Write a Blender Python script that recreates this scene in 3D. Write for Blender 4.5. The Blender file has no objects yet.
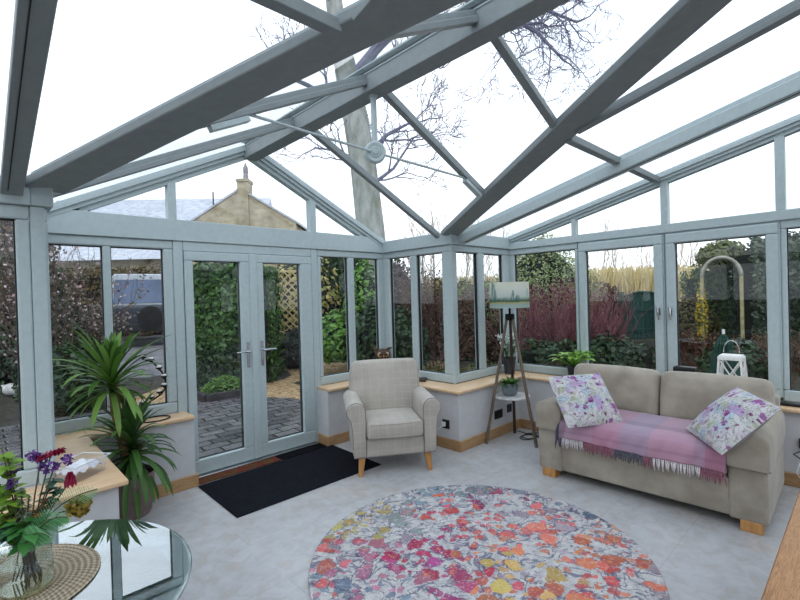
import bpy, math, random
from mathutils import Vector, Matrix
random.seed(7)
R = math.radians
col = bpy.context.scene.collection
PI = math.pi

# ------------------------------------------------------------------ materials
def lin(c):
    out = []
    for v in c[:3]:
        v = v / 255.0
        out.append(v / 12.92 if v <= 0.04045 else ((v + 0.055) / 1.055) ** 2.4)
    return tuple(out) + (1.0,)

def new_mat(name):
    m = bpy.data.materials.new(name)
    m.use_nodes = True
    nt = m.node_tree
    nt.nodes.clear()
    return m, nt, nt.nodes, nt.links

def node(nt, kind, **kw):
    n = nt.nodes.new(kind)
    for k, v in kw.items():
        if k.startswith('i_'):
            n.inputs[k[2:].replace('_', ' ')].default_value = v
        else:
            setattr(n, k, v)
    return n

def ramp(nt, stops, interp='LINEAR'):
    r = nt.nodes.new('ShaderNodeValToRGB')
    r.color_ramp.interpolation = interp
    el = r.color_ramp.elements
    while len(el) > 1:
        el.remove(el[-1])
    el[0].position = stops[0][0]
    el[0].color = lin(stops[0][1])
    for p, c in stops[1:]:
        e = el.new(p)
        e.color = lin(c)
    return r

def math_n(nt, op, a=None, b=None, c=None, clamp=False):
    n = nt.nodes.new('ShaderNodeMath')
    n.operation = op
    n.use_clamp = clamp
    for i, v in enumerate((a, b, c)):
        if v is None:
            continue
        if isinstance(v, (int, float)):
            n.inputs[i].default_value = v
        else:
            nt.links.new(v, n.inputs[i])
    return n.outputs[0]

def mixc(nt, fac, a, b, blend='MIX'):
    n = nt.nodes.new('ShaderNodeMix')
    n.data_type = 'RGBA'
    n.blend_type = blend
    for key, v in ((0, fac), (6, a), (7, b)):
        if isinstance(v, (int, float)):
            n.inputs[key].default_value = v
        elif isinstance(v, (tuple, list)):
            n.inputs[key].default_value = v
        else:
            nt.links.new(v, n.inputs[key])
    return n.outputs[2]

def finish(nt, colour, rough=0.5, metal=0.0, bump=None, bump_s=0.2, spec=0.5, dist=0.01):
    p = node(nt, 'ShaderNodeBsdfPrincipled')
    o = node(nt, 'ShaderNodeOutputMaterial')
    if isinstance(colour, tuple):
        p.inputs['Base Color'].default_value = colour
    else:
        nt.links.new(colour, p.inputs['Base Color'])
    if isinstance(rough, (int, float)):
        p.inputs['Roughness'].default_value = rough
    else:
        nt.links.new(rough, p.inputs['Roughness'])
    p.inputs['Metallic'].default_value = metal
    p.inputs['Specular IOR Level'].default_value = spec
    if bump is not None:
        b = node(nt, 'ShaderNodeBump')
        b.inputs['Strength'].default_value = bump_s
        b.inputs['Distance'].default_value = dist
        nt.links.new(bump, b.inputs['Height'])
        nt.links.new(b.outputs[0], p.inputs['Normal'])
    nt.links.new(p.outputs[0], o.inputs[0])
    return p

def coords(nt, kind='Object', scale=(1, 1, 1), rot=(0, 0, 0), loc=(0, 0, 0)):
    t = node(nt, 'ShaderNodeTexCoord')
    mp = node(nt, 'ShaderNodeMapping')
    mp.inputs['Scale'].default_value = scale
    mp.inputs['Rotation'].default_value = rot
    mp.inputs['Location'].default_value = loc
    nt.links.new(t.outputs[kind], mp.inputs[0])
    return mp.outputs[0]

def noise(nt, vec, scale, detail=3, rough=0.55, dist=0.0):
    n = node(nt, 'ShaderNodeTexNoise')
    n.inputs['Scale'].default_value = scale
    n.inputs['Detail'].default_value = detail
    n.inputs['Roughness'].default_value = rough
    n.inputs['Distortion'].default_value = dist
    nt.links.new(vec, n.inputs['Vector'])
    return n.outputs[0]

def simple(name, c1, c2=None, scale=8.0, rough=0.5, metal=0.0, bump=0.0, spec=0.5, stretch=(1, 1, 1), detail=3, lo=0.35, hi=0.65):
    """two-tone noise material"""
    m, nt, N, L = new_mat(name)
    if c2 is None:
        c2 = tuple(max(0, v - 10) for v in c1)
    v = coords(nt, 'Object', stretch)
    f = noise(nt, v, scale, detail)
    r = ramp(nt, [(lo, c1), (hi, c2)])
    L.new(f, r.inputs[0])
    finish(nt, r.outputs[0], rough, metal, f if bump else None, bump, spec)
    return m

def fabric(name, c1, c2, check=None, pitch=0.085, weave=260):
    m, nt, N, L = new_mat(name)
    v = coords(nt)
    big = noise(nt, v, 5, 3)
    v2 = coords(nt, 'Object', (1, 1, 3.0))
    fine = noise(nt, v2, weave, 2)
    f = math_n(nt, 'ADD', math_n(nt, 'MULTIPLY', big, 0.55), math_n(nt, 'MULTIPLY', fine, 0.45))
    r = ramp(nt, [(0.38, c1), (0.62, c2)])
    L.new(f, r.inputs[0])
    c = r.outputs[0]
    if check:
        s = node(nt, 'ShaderNodeSeparateXYZ')
        L.new(coords(nt), s.inputs[0])
        yz = math_n(nt, 'ADD', s.outputs[1], s.outputs[2])
        a = math_n(nt, 'LESS_THAN', math_n(nt, 'FRACT', math_n(nt, 'DIVIDE', s.outputs[0], pitch)), 0.07)
        b = math_n(nt, 'LESS_THAN', math_n(nt, 'FRACT', math_n(nt, 'DIVIDE', yz, pitch)), 0.07)
        k = math_n(nt, 'MULTIPLY', math_n(nt, 'ADD', a, b, clamp=True), 0.38)
        c = mixc(nt, k, c, lin(check))
    p = finish(nt, c, 0.9, 0, fine, 0.25, 0.2, 0.004)
    p.inputs['Sheen Weight'].default_value = 0.25
    return m

def foliage_mat(name, cols, rough=0.5, trans=0.3):
    m, nt, N, L = new_mat(name)
    g = node(nt, 'ShaderNodeNewGeometry')
    st = [(i / max(1, len(cols) - 1), c) for i, c in enumerate(cols)]
    r = ramp(nt, st)
    L.new(g.outputs['Random Per Island'], r.inputs[0])
    p = node(nt, 'ShaderNodeBsdfPrincipled')
    p.inputs['Roughness'].default_value = rough
    p.inputs['Specular IOR Level'].default_value = 0.35
    L.new(r.outputs[0], p.inputs['Base Color'])
    t = node(nt, 'ShaderNodeBsdfTranslucent')
    L.new(r.outputs[0], t.inputs[0])
    mx = node(nt, 'ShaderNodeMixShader')
    mx.inputs[0].default_value = trans
    L.new(p.outputs[0], mx.inputs[1])
    L.new(t.outputs[0], mx.inputs[2])
    o = node(nt, 'ShaderNodeOutputMaterial')
    L.new(mx.outputs[0], o.inputs[0])
    return m

def glass_mat(name, tint=(0.93, 0.965, 0.965), base=0.035, power=4.0, amt=0.75, rough=0.0):
    m, nt, N, L = new_mat(name)
    lw = node(nt, 'ShaderNodeLayerWeight')
    f = math_n(nt, 'ADD', math_n(nt, 'MULTIPLY', math_n(nt, 'POWER', lw.outputs['Facing'], power), amt), base, clamp=True)
    t = node(nt, 'ShaderNodeBsdfTransparent')
    t.inputs[0].default_value = tint + (1,)
    g = node(nt, 'ShaderNodeBsdfGlossy')
    g.inputs['Roughness'].default_value = rough
    g.inputs[0].default_value = (0.95, 0.98, 1, 1)
    mx = node(nt, 'ShaderNodeMixShader')
    L.new(f, mx.inputs[0])
    L.new(t.outputs[0], mx.inputs[1])
    L.new(g.outputs[0], mx.inputs[2])
    o = node(nt, 'ShaderNodeOutputMaterial')
    L.new(mx.outputs[0], o.inputs[0])
    return m

M = {}
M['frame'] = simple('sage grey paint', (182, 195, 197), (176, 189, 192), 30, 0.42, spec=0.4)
M['beam'] = simple('shade darkened beam paint', (140, 148, 150), (134, 142, 144), 20, 0.5, spec=0.35)  # frame paint darkened: shade of the backlit undersides put into the colour
M['gasket'] = simple('dark gasket', (38, 42, 44), (26, 30, 32), 20, 0.6)
M['wall'] = simple('pale grey wall paint', (203, 203, 205), (197, 197, 199), 14, 0.8, spec=0.2)
M['house'] = simple('pale render', (176, 174, 170), (160, 158, 154), 6, 0.85, bump=0.1)
M['glass'] = glass_mat('window glass', tint=(0.90, 0.935, 0.93), base=0.05)
M['roofglass'] = glass_mat('roof glass', tint=(0.94, 0.97, 0.98), base=0.04, amt=0.6)
M['chrome'] = simple('brushed chrome', (205, 207, 210), (185, 188, 192), 60, 0.22, 1.0)
M['darkmetal'] = simple('dark grey metal', (70, 72, 75), (52, 54, 58), 40, 0.4, 0.8)
M['black'] = simple('black plastic', (22, 22, 24), (14, 14, 16), 30, 0.4)
M['blackiron'] = simple('black iron', (24, 23, 24), (12, 12, 13), 40, 0.45, 0.4)
M['white'] = simple('white paint', (236, 236, 234), (226, 226, 224), 30, 0.45)

def wood(name, c1, c2, c3, axis='X', scale=1.0, rough=0.4, rings=6.0, bump=0.05, dist=0.6):
    m, nt, N, L = new_mat(name)
    st = {'X': (0.6, 6, 6), 'Y': (6, 0.6, 6), 'Z': (6, 6, 0.6)}[axis]
    v = coords(nt, 'Object', tuple(s * scale for s in st))
    n1 = noise(nt, v, 2.0, 4, 0.6, dist)
    w = math_n(nt, 'FRACT', math_n(nt, 'MULTIPLY', n1, rings))
    v2 = coords(nt, 'Object', tuple(s * scale * 8 for s in st))
    n2 = noise(nt, v2, 3.0, 3)
    f = math_n(nt, 'ADD', math_n(nt, 'MULTIPLY', w, 0.6), math_n(nt, 'MULTIPLY', n2, 0.4))
    r = ramp(nt, [(0.1, c1), (0.5, c2), (0.9, c3)])
    L.new(f, r.inputs[0])
    finish(nt, r.outputs[0], rough, 0, n2, bump)
    return m
M['oak'] = wood('oak', (164, 128, 90), (180, 144, 104), (190, 156, 116), 'X', 1.0)
M['oakY'] = wood('oak along', (150, 116, 80), (166, 132, 94), (176, 142, 104), 'Y', 1.0)
M['sill'] = wood('oak sill', (206, 172, 134), (216, 184, 148), (222, 194, 160), 'X', 1.0, 0.35)
M['legwood'] = wood('beech leg', (168, 118, 68), (186, 136, 82), (198, 150, 96), 'Z', 1.0)
M['burr'] = wood('knotty oak', (124, 82, 46), (162, 116, 70), (184, 140, 94), 'X', 2.2, 0.38, 9.0, dist=2.5)
M['tripod'] = wood('grey brown wood', (84, 72, 62), (108, 94, 82), (128, 114, 102), 'Z', 1.0, 0.55)
M['tripod_dark'] = wood('dark brown wood', (52, 36, 30), (66, 48, 40), (78, 58, 50), 'Z', 1.0, 0.5)

# floor: large pale stone-look tiles
def floor_mat():
    m, nt, N, L = new_mat('pale stone tile')
    v = coords(nt)
    a = noise(nt, v, 1.6, 5, 0.6, 0.4)
    r1 = ramp(nt, [(0.3, (194, 194, 195)), (0.48, (179, 180, 182)), (0.58, (166, 165, 166)), (0.66, (188, 178, 168)), (0.8, (172, 158, 148))])
    L.new(a, r1.inputs[0])
    b = noise(nt, v, 11, 5, 0.65, 0.6)
    r2 = ramp(nt, [(0.33, (197, 198, 200)), (0.52, (182, 182, 184)), (0.60, (172, 168, 164)), (0.68, (192, 176, 162)), (0.75, (178, 162, 152))])
    L.new(b, r2.inputs[0])
    c = mixc(nt, 0.5, r1.outputs[0], r2.outputs[0])
    br = node(nt, 'ShaderNodeTexBrick')
    br.offset = 0.5
    br.inputs['Scale'].default_value = 1.0
    br.inputs['Brick Width'].default_value = 0.92
    br.inputs['Row Height'].default_value = 0.46
    br.inputs['Mortar Size'].default_value = 0.004
    br.inputs['Mortar Smooth'].default_value = 0.4
    br.inputs['Color1'].default_value = (1, 1, 1, 1)
    br.inputs['Color2'].default_value = (0.965, 0.965, 0.97, 1)
    br.inputs['Mortar'].default_value = (0.87, 0.87, 0.88, 1)
    L.new(coords(nt, 'Object', (1, 1, 1), (0, 0, 0), (0.18, 0.11, 0)), br.inputs[0])
    c = mixc(nt, 1.0, c, br.outputs[0], 'MULTIPLY')
    finish(nt, c, 0.42, 0, b, 0.04, 0.4)
    return m
M['floor'] = floor_mat()

# ------------------------------------------------------------------ mesh helpers
class MB:
    def __init__(s):
        s.v, s.f, s.mi, s.uv = [], [], [], {}
        s.cur = 0
    def add(s, vs, fs, uvs=None):
        b = len(s.v)
        s.v.extend([tuple(p) for p in vs])
        for k, f in enumerate(fs):
            if uvs:
                s.uv[len(s.f)] = [uvs[i] for i in f]
            s.f.append(tuple(b + i for i in f))
            s.mi.append(s.cur)
        return s
    def box(s, x0, x1, y0, y1, z0, z1):
        x0, x1 = min(x0, x1), max(x0, x1)
        y0, y1 = min(y0, y1), max(y0, y1)
        z0, z1 = min(z0, z1), max(z0, z1)
        return s.add([(x0, y0, z0), (x1, y0, z0), (x1, y1, z0), (x0, y1, z0), (x0, y0, z1), (x1, y0, z1), (x1, y1, z1), (x0, y1, z1)],
                     [(3, 2, 1, 0), (4, 5, 6, 7), (0, 1, 5, 4), (1, 2, 6, 5), (2, 3, 7, 6), (3, 0, 4, 7)])
    def bar(s, p, q, w, h, up=(0, 0, 1), off=0.0, w2=None, h2=None):
        """box from p to q; w across, h along up; off shifts along up"""
        p, q, up = Vector(p), Vector(q), Vector(up)
        d = (q - p).normalized()
        side = d.cross(up).normalized()
        u = side.cross(d).normalized()
        w2 = w if w2 is None else w2
        h2 = h if h2 is None else h2
        vs = []
        for c, ww, hh in ((p, w, h), (q, w2, h2)):
            for a, b in ((-1, -1), (1, -1), (1, 1), (-1, 1)):
                vs.append(c + side * (a * ww / 2) + u * (b * hh / 2 + off))
        return s.add(vs, [(0, 1, 2, 3), (7, 6, 5, 4), (4, 5, 1, 0), (5, 6, 2, 1), (6, 7, 3, 2), (7, 4, 0, 3)])
    def tube(s, pts, r, n=8, cap=True):
        pts = [Vector(p) for p in pts]
        k = len(pts)
        rs = r if isinstance(r, (list, tuple)) else [r] * k
        d0 = (pts[1] - pts[0]).normalized()
        ref = Vector((0, 0, 1)) if abs(d0.z) < 0.9 else Vector((1, 0, 0))
        side = d0.cross(ref).normalized()
        vs = []
        for i in range(k):
            a, b = pts[max(0, i - 1)], pts[min(k - 1, i + 1)]
            d = (b - a)
            d = d.normalized() if d.length > 1e-9 else d0
            side = (side - d * side.dot(d))
            side = side.normalized() if side.length > 1e-6 else d.cross(Vector((0.3, 0.5, 0.8))).normalized()
            w = d.cross(side)
            for j in range(n):
                t = 2 * PI * j / n
                vs.append(pts[i] + (side * math.cos(t) + w * math.sin(t)) * rs[i])
        fs = []
        for i in range(k - 1):
            for j in range(n):
                j2 = (j + 1) % n
                fs.append((i * n + j, i * n + j2, (i + 1) * n + j2, (i + 1) * n + j))
        if cap:
            fs.append(tuple(range(n - 1, -1, -1)))
            fs.append(tuple((k - 1) * n + j for j in range(n)))
        return s.add(vs, fs)
    def lathe(s, prof, n=24, c=(0, 0, 0), ribs=0, ribamp=0.0, squash=1.0):
        vs, fs = [], []
        for r, z in prof:
            for j in range(n):
                t = 2 * PI * j / n
                rr = r * (1 + ribamp * math.cos(ribs * t)) if ribs else r
                vs.append((c[0] + rr * math.cos(t), c[1] + rr * math.sin(t) * squash, c[2] + z))
        k = len(prof)
        for i in range(k - 1):
            for j in range(n):
                j2 = (j + 1) % n
                fs.append((i * n + j, i * n + j2, (i + 1) * n + j2, (i + 1) * n + j))
        if prof[0][0] > 1e-6:
            fs.append(tuple(range(n - 1, -1, -1)))
        if prof[-1][0] > 1e-6:
            fs.append(tuple((k - 1) * n + j for j in range(n)))
        return s.add(vs, fs)
    def grid(s, fn, nu, nv, uv=True, closed_u=False):
        vs, uvs, fs = [], [], []
        for i in range(nu + 1):
            for j in range(nv + 1):
                u, v = i / nu, j / nv
                vs.append(fn(u, v))
                uvs.append((u, v))
        for i in range(nu):
            for j in range(nv):
                a = i * (nv + 1) + j
                fs.append((a, a + nv + 1, a + nv + 2, a + 1))
        return s.add(vs, fs, uvs if uv else None)
    def prism(s, prof, y0, y1, axis='y', scale2=1.0):
        """closed polygon prof [(a,b)] extruded; axis y: a=x,b=z ; axis x: a=y,b=z ; axis z: a=x,b=y"""
        n = len(prof)
        def P(a, b, t):
            return {'y': (a, t, b), 'x': (t, a, b), 'z': (a, b, t)}[axis]
        vs = [P(a, b, y0) for a, b in prof] + [P(a, b, y1) for a, b in prof]
        fs = [tuple(range(n)), tuple(range(2 * n - 1, n - 1, -1))]
        for i in range(n):
            j = (i + 1) % n
            fs.append((i, n + i, n + j, j))
        return s.add(vs, fs)
    def rbox(s, c, h, r, bulge=(0, 0, 0), n=7, xf=None, warp=None):
        """rounded box, bulge pushes each pair of faces out in the middle"""
        c, h = Vector(c), Vector(h)
        r = min(r, h.x, h.y, h.z)
        seen, vs, fs = {}, [], []
        def ts(hh):
            inner = (hh - r) / hh if hh > 0 else 0
            t = [-1.0, -1 + (1 - inner) * 0.3, -1 + (1 - inner) * 0.65]
            for i in range(n + 1):
                t.append(-inner + 2 * inner * i / n)
            t += [1 - (1 - inner) * 0.65, 1 - (1 - inner) * 0.3, 1.0]
            return t
        T = [ts(h.x), ts(h.y), ts(h.z)]
        def vert(p):
            key = tuple(round(x, 6) for x in p)
            if key in seen:
                return seen[key]
            q0 = Vector((p[0] * h.x, p[1] * h.y, p[2] * h.z))
            q = Vector([max(-(h[i] - r), min(h[i] - r, q0[i])) for i in range(3)])
            d = q0 - q
            d = d.normalized() if d.length > 1e-9 else d
            w = q + d * r
            for i in range(3):
                if bulge[i]:
                    j, k = (i + 1) % 3, (i + 2) % 3
                    w[i] += math.copysign(1, p[i]) * min(1, abs(p[i]) ** 2) * bulge[i] * (1 - min(1, abs(w[j] / h[j])) ** 2) * (1 - min(1, abs(w[k] / h[k])) ** 2)
            if warp:
                w = Vector(warp(w))
            w = w + c
            if xf is not None:
                w = xf @ w
            seen[key] = len(vs)
            vs.append(w)
            return seen[key]
        for ax in range(3):
            a, b = (ax + 1) % 3, (ax + 2) % 3
            for sg in (-1.0, 1.0):
                for i in range(len(T[a]) - 1):
                    for j in range(len(T[b]) - 1):
                        q = []
                        for (ii, jj) in ((i, j), (i + 1, j), (i + 1, j + 1), (i, j + 1)):
                            p = [0, 0, 0]
                            p[ax], p[a], p[b] = sg, T[a][ii], T[b][jj]
                            q.append(vert(p))
                        fs.append(tuple(q if sg > 0 else q[::-1]))
        return s.add(vs, fs)
    def leaf(s, base, d, up, length, width, bend=0.0, seg=3, fold=0.0):
        """strap leaf from base along d, drooping by bend"""
        base, d, up = Vector(base), Vector(d).normalized(), Vector(up)
        side = d.cross(up)
        side = side.normalized() if side.length > 1e-5 else d.cross(Vector((1, 0.2, 0.1))).normalized()
        nrm = side.cross(d).normalized()
        vs = []
        for i in range(seg + 1):
            t = i / seg
            w = width / 2 * (math.sin(PI * min(1, 0.18 + 0.82 * t)) ** 0.7 if t < 1 else 0.02)
            p = base + d * (length * t) - Vector((0, 0, 1)) * (bend * length * t * t)
            f = nrm * (fold * w)
            vs += [p - side * w + f, p, p + side * w + f]
        fs = []
        for i in range(seg):
            a = i * 3
            fs += [(a, a + 1, a + 4, a + 3), (a + 1, a + 2, a + 5, a + 4)]
        return s.add(vs, fs)
    def card(s, p, nrm, size, asp=0.6):
        """diamond leaf card"""
        p, nrm = Vector(p), Vector(nrm).normalized()
        t = Vector((random.gauss(0, 1), random.gauss(0, 1), random.gauss(0, 1)))
        a = (t - nrm * t.dot(nrm))
        a = a.normalized() if a.length > 1e-5 else nrm.orthogonal()
        b = nrm.cross(a)
        return s.add([p - a * size, p + b * size * asp, p + a * size, p - b * size * asp], [(0, 1, 2, 3)])
    def build(s, name, mat, parent=None, smooth=False, bevel=0.0, seg=2, world=False, kind=None, solid=0.0, angle=40, label=None):
        me = bpy.data.meshes.new(name)
        vs = s.v
        if world and parent is not None:
            inv = MAT[parent.name].inverted()
            vs = [tuple(inv @ Vector(p)) for p in vs]
        me.from_pydata(vs, [], s.f)
        mats = mat if isinstance(mat, (list, tuple)) else [mat]
        for m in mats:
            me.materials.append(m)
        if len(mats) > 1:
            for p, i in zip(me.polygons, s.mi):
                p.material_index = i
        if s.uv:
            ul = me.uv_layers.new(name='UVMap')
            for p in me.polygons:
                u = s.uv.get(p.index)
                if u:
                    for li, c in zip(p.loop_indices, u):
                        ul.data[li].uv = c
        o = bpy.data.objects.new(name, me)
        col.objects.link(o)
        if smooth:
            me.polygons.foreach_set('use_smooth', [True] * len(me.polygons))
            if smooth == 'auto':
                try:
                    me.set_sharp_from_angle(angle=R(angle))
                except Exception:
                    pass
        if bevel:
            b = o.modifiers.new('Bevel', 'BEVEL')
            b.width = bevel
            b.segments = seg
            b.limit_method = 'ANGLE'
            b.angle_limit = R(35)
        if solid:
            b = o.modifiers.new('Solid', 'SOLIDIFY')
            b.thickness = solid
        if parent is not None:
            o.parent = parent
        if kind:
            o['kind'] = kind
        if label:
            o['label'] = label
        return o

MAT = {}
def empty(name, loc=(0, 0, 0), rz=0.0, kind=None):
    o = bpy.data.objects.new(name, None)
    col.objects.link(o)
    o.location = loc
    o.rotation_euler = (0, 0, rz)
    o.empty_display_size = 0.1
    MAT[o.name] = Matrix.Translation(Vector(loc)) @ Matrix.Rotation(rz, 4, 'Z')
    if kind:
        o['kind'] = kind
    return o

def tag(o, label, cat, group=None, kind=None):
    o['label'] = label
    o['category'] = cat
    if group:
        o['group'] = group
    if kind:
        o['kind'] = kind
    return o

def thing(name, loc, label, cat, rz=0.0, group=None):
    return tag(empty(name, loc, rz), label, cat, group)

def copy_tree(o, parent=None):
    c = o.copy()
    col.objects.link(c)
    if parent is not None:
        c.parent = parent
    for ch in list(o.children):
        copy_tree(ch, c)
    return c

# ------------------------------------------------------------------ room layout (metres)
YA, XB = 4.020, 4.637            # inner frame faces of the two gable walls
PX, PY = 3.574, 2.969            # re-entrant corner between them
QX = 0.3085                      # re-entrant corner on the left
XR, YR = 1.941, -0.33            # ridge lines
XW, YS = -1.35, -3.63           # far west and south
ZB, ZE, ZRID = 2.0165, 2.14, 2.95
ZTA, ZTB = 2.196, 2.09
TA = (ZRID - ZE) / (PX - XR)
TB = (ZRID - ZE) / (PY - YR)
FD = 0.07
ZS = 0.583
def za(x):
    return ZRID - TA * abs(x - XR)
def zb(y):
    return ZRID - TB * abs(y - YR)

# maps: (u along wall, w outward, z) -> world
def mA(u, w, z): return (u, YA + w, z)
def mS1(u, w, z): return (PX + w, u, z)
def mS2(u, w, z): return (u, PY + w, z)
def mB(u, w, z): return (XB + w, u, z)
def mQ(u, w, z): return (u, PY + w, z)
def mQS(u, w, z): return (QX - w, u, z)
def mW(u, w, z): return (XW - w, u, z)

def mbox(mb, mp, u0, u1, w0, w1, z0, z1):
    a, b = mp(u0, w0, z0), mp(u1, w1, z1)
    mb.box(a[0], b[0], a[1], b[1], a[2], b[2])

def mquad(mb, mp, pts, w):
    mb.add([mp(u, w, z) for u, z in pts], [tuple(range(len(pts)))])

def pane(parent, mp, u0, u1, z0, z1, mat='glass'):
    mb = MB()
    mquad(mb, mp, [(u0, z0), (u1, z0), (u1, z1), (u0, z1)], 0.035)
    return mb.build('pane', M[mat], parent, world=True)

def bead(mb, mp, u0, u1, z0, z1, t=0.014):
    """thin dark gasket line round a pane, just inside the frame"""
    for (a, b, c, d) in ((u0, u0 + t * .5, z0, z1), (u1 - t * .5, u1, z0, z1), (u0, u1, z0, z0 + t * .5), (u0, u1, z1 - t * .5, z1)):
        mbox(mb, mp, a, b, 0.022, 0.05, c, d)

wn = [0]
def window(mp, u0, u1, z0, z1, glasses, gz0, gz1, mull=(), opening=()):
    """frame ring from u0..u1; glasses = list of (a,b); mull = list of (a,b)"""
    wn[0] += 1
    lo, hi = min(u0, u1), max(u0, u1)
    c = mp((lo + hi) / 2, 0, z0)
    W = empty('window_%d' % wn[0], c, 0, 'structure')
    gl = sorted([(min(a, b), max(a, b)) for a, b in glasses])
    fr = MB()
    mbox(fr, mp, lo, hi, 0, FD, z0, gz0)
    mbox(fr, mp, lo, hi, 0, FD, gz1, z1)
    mbox(fr, mp, lo, gl[0][0], 0, FD, gz0, gz1)
    mbox(fr, mp, gl[-1][1], hi, 0, FD, gz0, gz1)
    fr.build('frame', M['frame'], W, bevel=0.011, world=True)
    for i in range(len(gl) - 1):
        m = MB()
        mbox(m, mp, gl[i][1], gl[i + 1][0], 0.0, FD, gz0, gz1)
        m.build('mullion', M['frame'], W, bevel=0.006, world=True)
    for a, b in gl:
        pane(W, mp, a, b, gz0, gz1)
    g = MB()
    for a, b in gl:
        bead(g, mp, a, b, gz0, gz1)
    g.build('gasket', M['gasket'], W, world=True)
    return W

# ---- floor
mb = MB()
mb.box(XW - 0.1, XB + 0.1, YS - 0.1, PY + 0.1, -0.12, 0)
mb.box(QX - 0.1, PX + 0.1, PY + 0.1, YA + 0.1, -0.12, 0)
o = mb.build('floor', M['floor'], kind='structure')

# ---- dwarf walls (pale, with oak sills and skirtings)
def dwarf(name, boxes):
    mb = MB()
    for b in boxes:
        mb.box(*b)
    return mb.build(name, M['wall'], kind='structure')
T = 0.229      # wall face set back from frame plane
sx, sy = PX - T, PY - T          # wall faces at the right corner
qx = QX + T
ZW = ZS - 0.028
dl0, dl1 = 1.296, 2.60           # door opening in the wall
ay = YA - 0.19
dwarf('wall_north_west', [(QX - FD, dl0, ay, YA + FD, 0, ZW)])
dwarf('wall_north_east', [(dl1, PX + FD, ay, YA + FD, 0, ZW)])
dwarf('wall_corner_east', [(sx, PX + FD, sy, ay, 0, ZW)])
dwarf('wall_corner_return', [(PX + FD, XB + FD, sy, PY + FD, 0, ZW)])
bx = XB - T
dwarf('wall_east', [(bx, XB + FD, YS, sy, 0, ZW)])
dwarf('wall_corner_west', [(QX - FD, qx, sy, ay, 0, ZW)])
dwarf('wall_west_return', [(XW - FD, QX - FD, sy, PY + FD, 0, ZW)])
dwarf('wall_west', [(XW - FD, XW + T, YS, sy, 0, ZW)])
mb = MB()
mb.box(XW - 0.1, XB + 0.1, YS - 0.25, YS, -0.1, 2.3)
mb.build('wall_south', M['house'], kind='structure')

def sill(i, boxes, mat='sill'):
    mb = MB()
    for b in boxes:
        mb.box(*b, ZW, ZS)
    return mb.build('trim_%d' % i, M[mat], kind='structure', bevel=0.008, seg=3)
ov = 0.04
sill(1, [(qx + ov, dl0 - 0.002, ay - ov, YA)])
sill(2, [(dl1 + 0.002, sx - ov, ay - ov, YA)])
# mitred L-shaped sill round the right-hand corner
mb = MB()
mb.prism([(sx - ov, YA), (sx - ov, sy - ov), (bx, sy - ov), (XB, sy - ov), (XB, PY), (PX, PY), (PX, YA)], ZW, ZS, 'z')
mb.build('trim_3', M['sill'], kind='structure', bevel=0.008, seg=3)
mb = MB()
mb.box(bx - ov, XB, YS, sy - ov, ZW, ZS)
mb.build('trim_4', M['sill'], kind='structure', bevel=0.008, seg=3)
mb = MB()
mb.prism([(qx + ov, YA), (QX, YA), (QX, PY), (XW, PY), (XW, sy - ov), (qx + ov, sy - ov)], ZW, ZS, 'z')
mb.build('trim_5', M['sill'], kind='structure', bevel=0.008, seg=3)
mb = MB()
mb.box(XW, XW + T + ov, YS, sy - ov, ZW, ZS)
mb.build('trim_6', M['sill'], kind='structure', bevel=0.008, seg=3)

SK, SH = 0.018, 0.10
def skirt(name, boxes, mat='oak'):
    mb = MB()
    for b in boxes:
        mb.box(*b, 0, SH)
    mb.build(name, M[mat], kind='structure', bevel=0.006)
skirt('baseboard_north_west', [(qx, dl0 + SK, ay - SK, ay), (dl0, dl0 + SK, ay, YA - 0.02)])
skirt('baseboard_north_east', [(dl1 - SK, sx, ay - SK, ay), (dl1 - SK, dl1, ay, YA - 0.02)])
skirt('baseboard_corner_east', [(sx - SK, sx, sy - SK, ay - SK)], 'oakY')
skirt('baseboard_corner_return', [(sx, bx, sy - SK, sy)])
skirt('baseboard_east', [(bx - SK, bx, YS, sy - SK)], 'oakY')
skirt('baseboard_corner_west', [(qx, qx + SK, sy - SK, ay - SK)], 'oakY')
skirt('baseboard_west_return', [(XW + T, qx, sy - SK, sy)])

# ---- windows
GZ0, GZ1 = 0.672, 1.945
window(mA, QX, 1.235, ZS, ZB, [(0.385, 0.737), (0.790, 1.16)], GZ0, GZ1)
window(mA, 2.645, PX, ZS, ZB, [(2.693, 3.048), (3.132, 3.488)], GZ0, GZ1)
window(mS1, PY + 0.025, YA, ZS, ZB, [(3.106, 3.477), (3.571, 3.919)], GZ0, GZ1)
window(mS2, PX + 0.025, XB, ZS, ZB, [(3.66, 4.02), (4.13, 4.504)], GZ0, GZ1)
window(mB, PY, 2.14, ZS, 2.012, [(2.174, 2.906)], GZ0, GZ1)
window(mQ, QX - 0.075, XW, ZS, ZB, [(0.175, -0.42), (-0.50, -1.25)], GZ0, GZ1)
window(mQS, PY + 0.025, YA, ZS, ZB, [(3.106, 3.477), (3.571, 3.919)], GZ0, GZ1)
W7 = window(mB, 0.50, -1.66, ZS, 2.012, [(0.462, -0.50), (-0.58, -1.58)], GZ0, GZ1)
window(mB, -1.66, YS, ZS, 2.012, [(-1.74, -2.60), (-2.68, -3.55)], GZ0, GZ1)
window(mW, PY, -0.3, ZS, 2.012, [(2.9, 1.95), (1.87, 0.8), (0.72, -0.22)], GZ0, GZ1)
window(mW, -0.3, YS, ZS, 2.012, [(-0.38, -1.4), (-1.48, -2.5), (-2.58, -3.55)], GZ0, GZ1)

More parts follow.
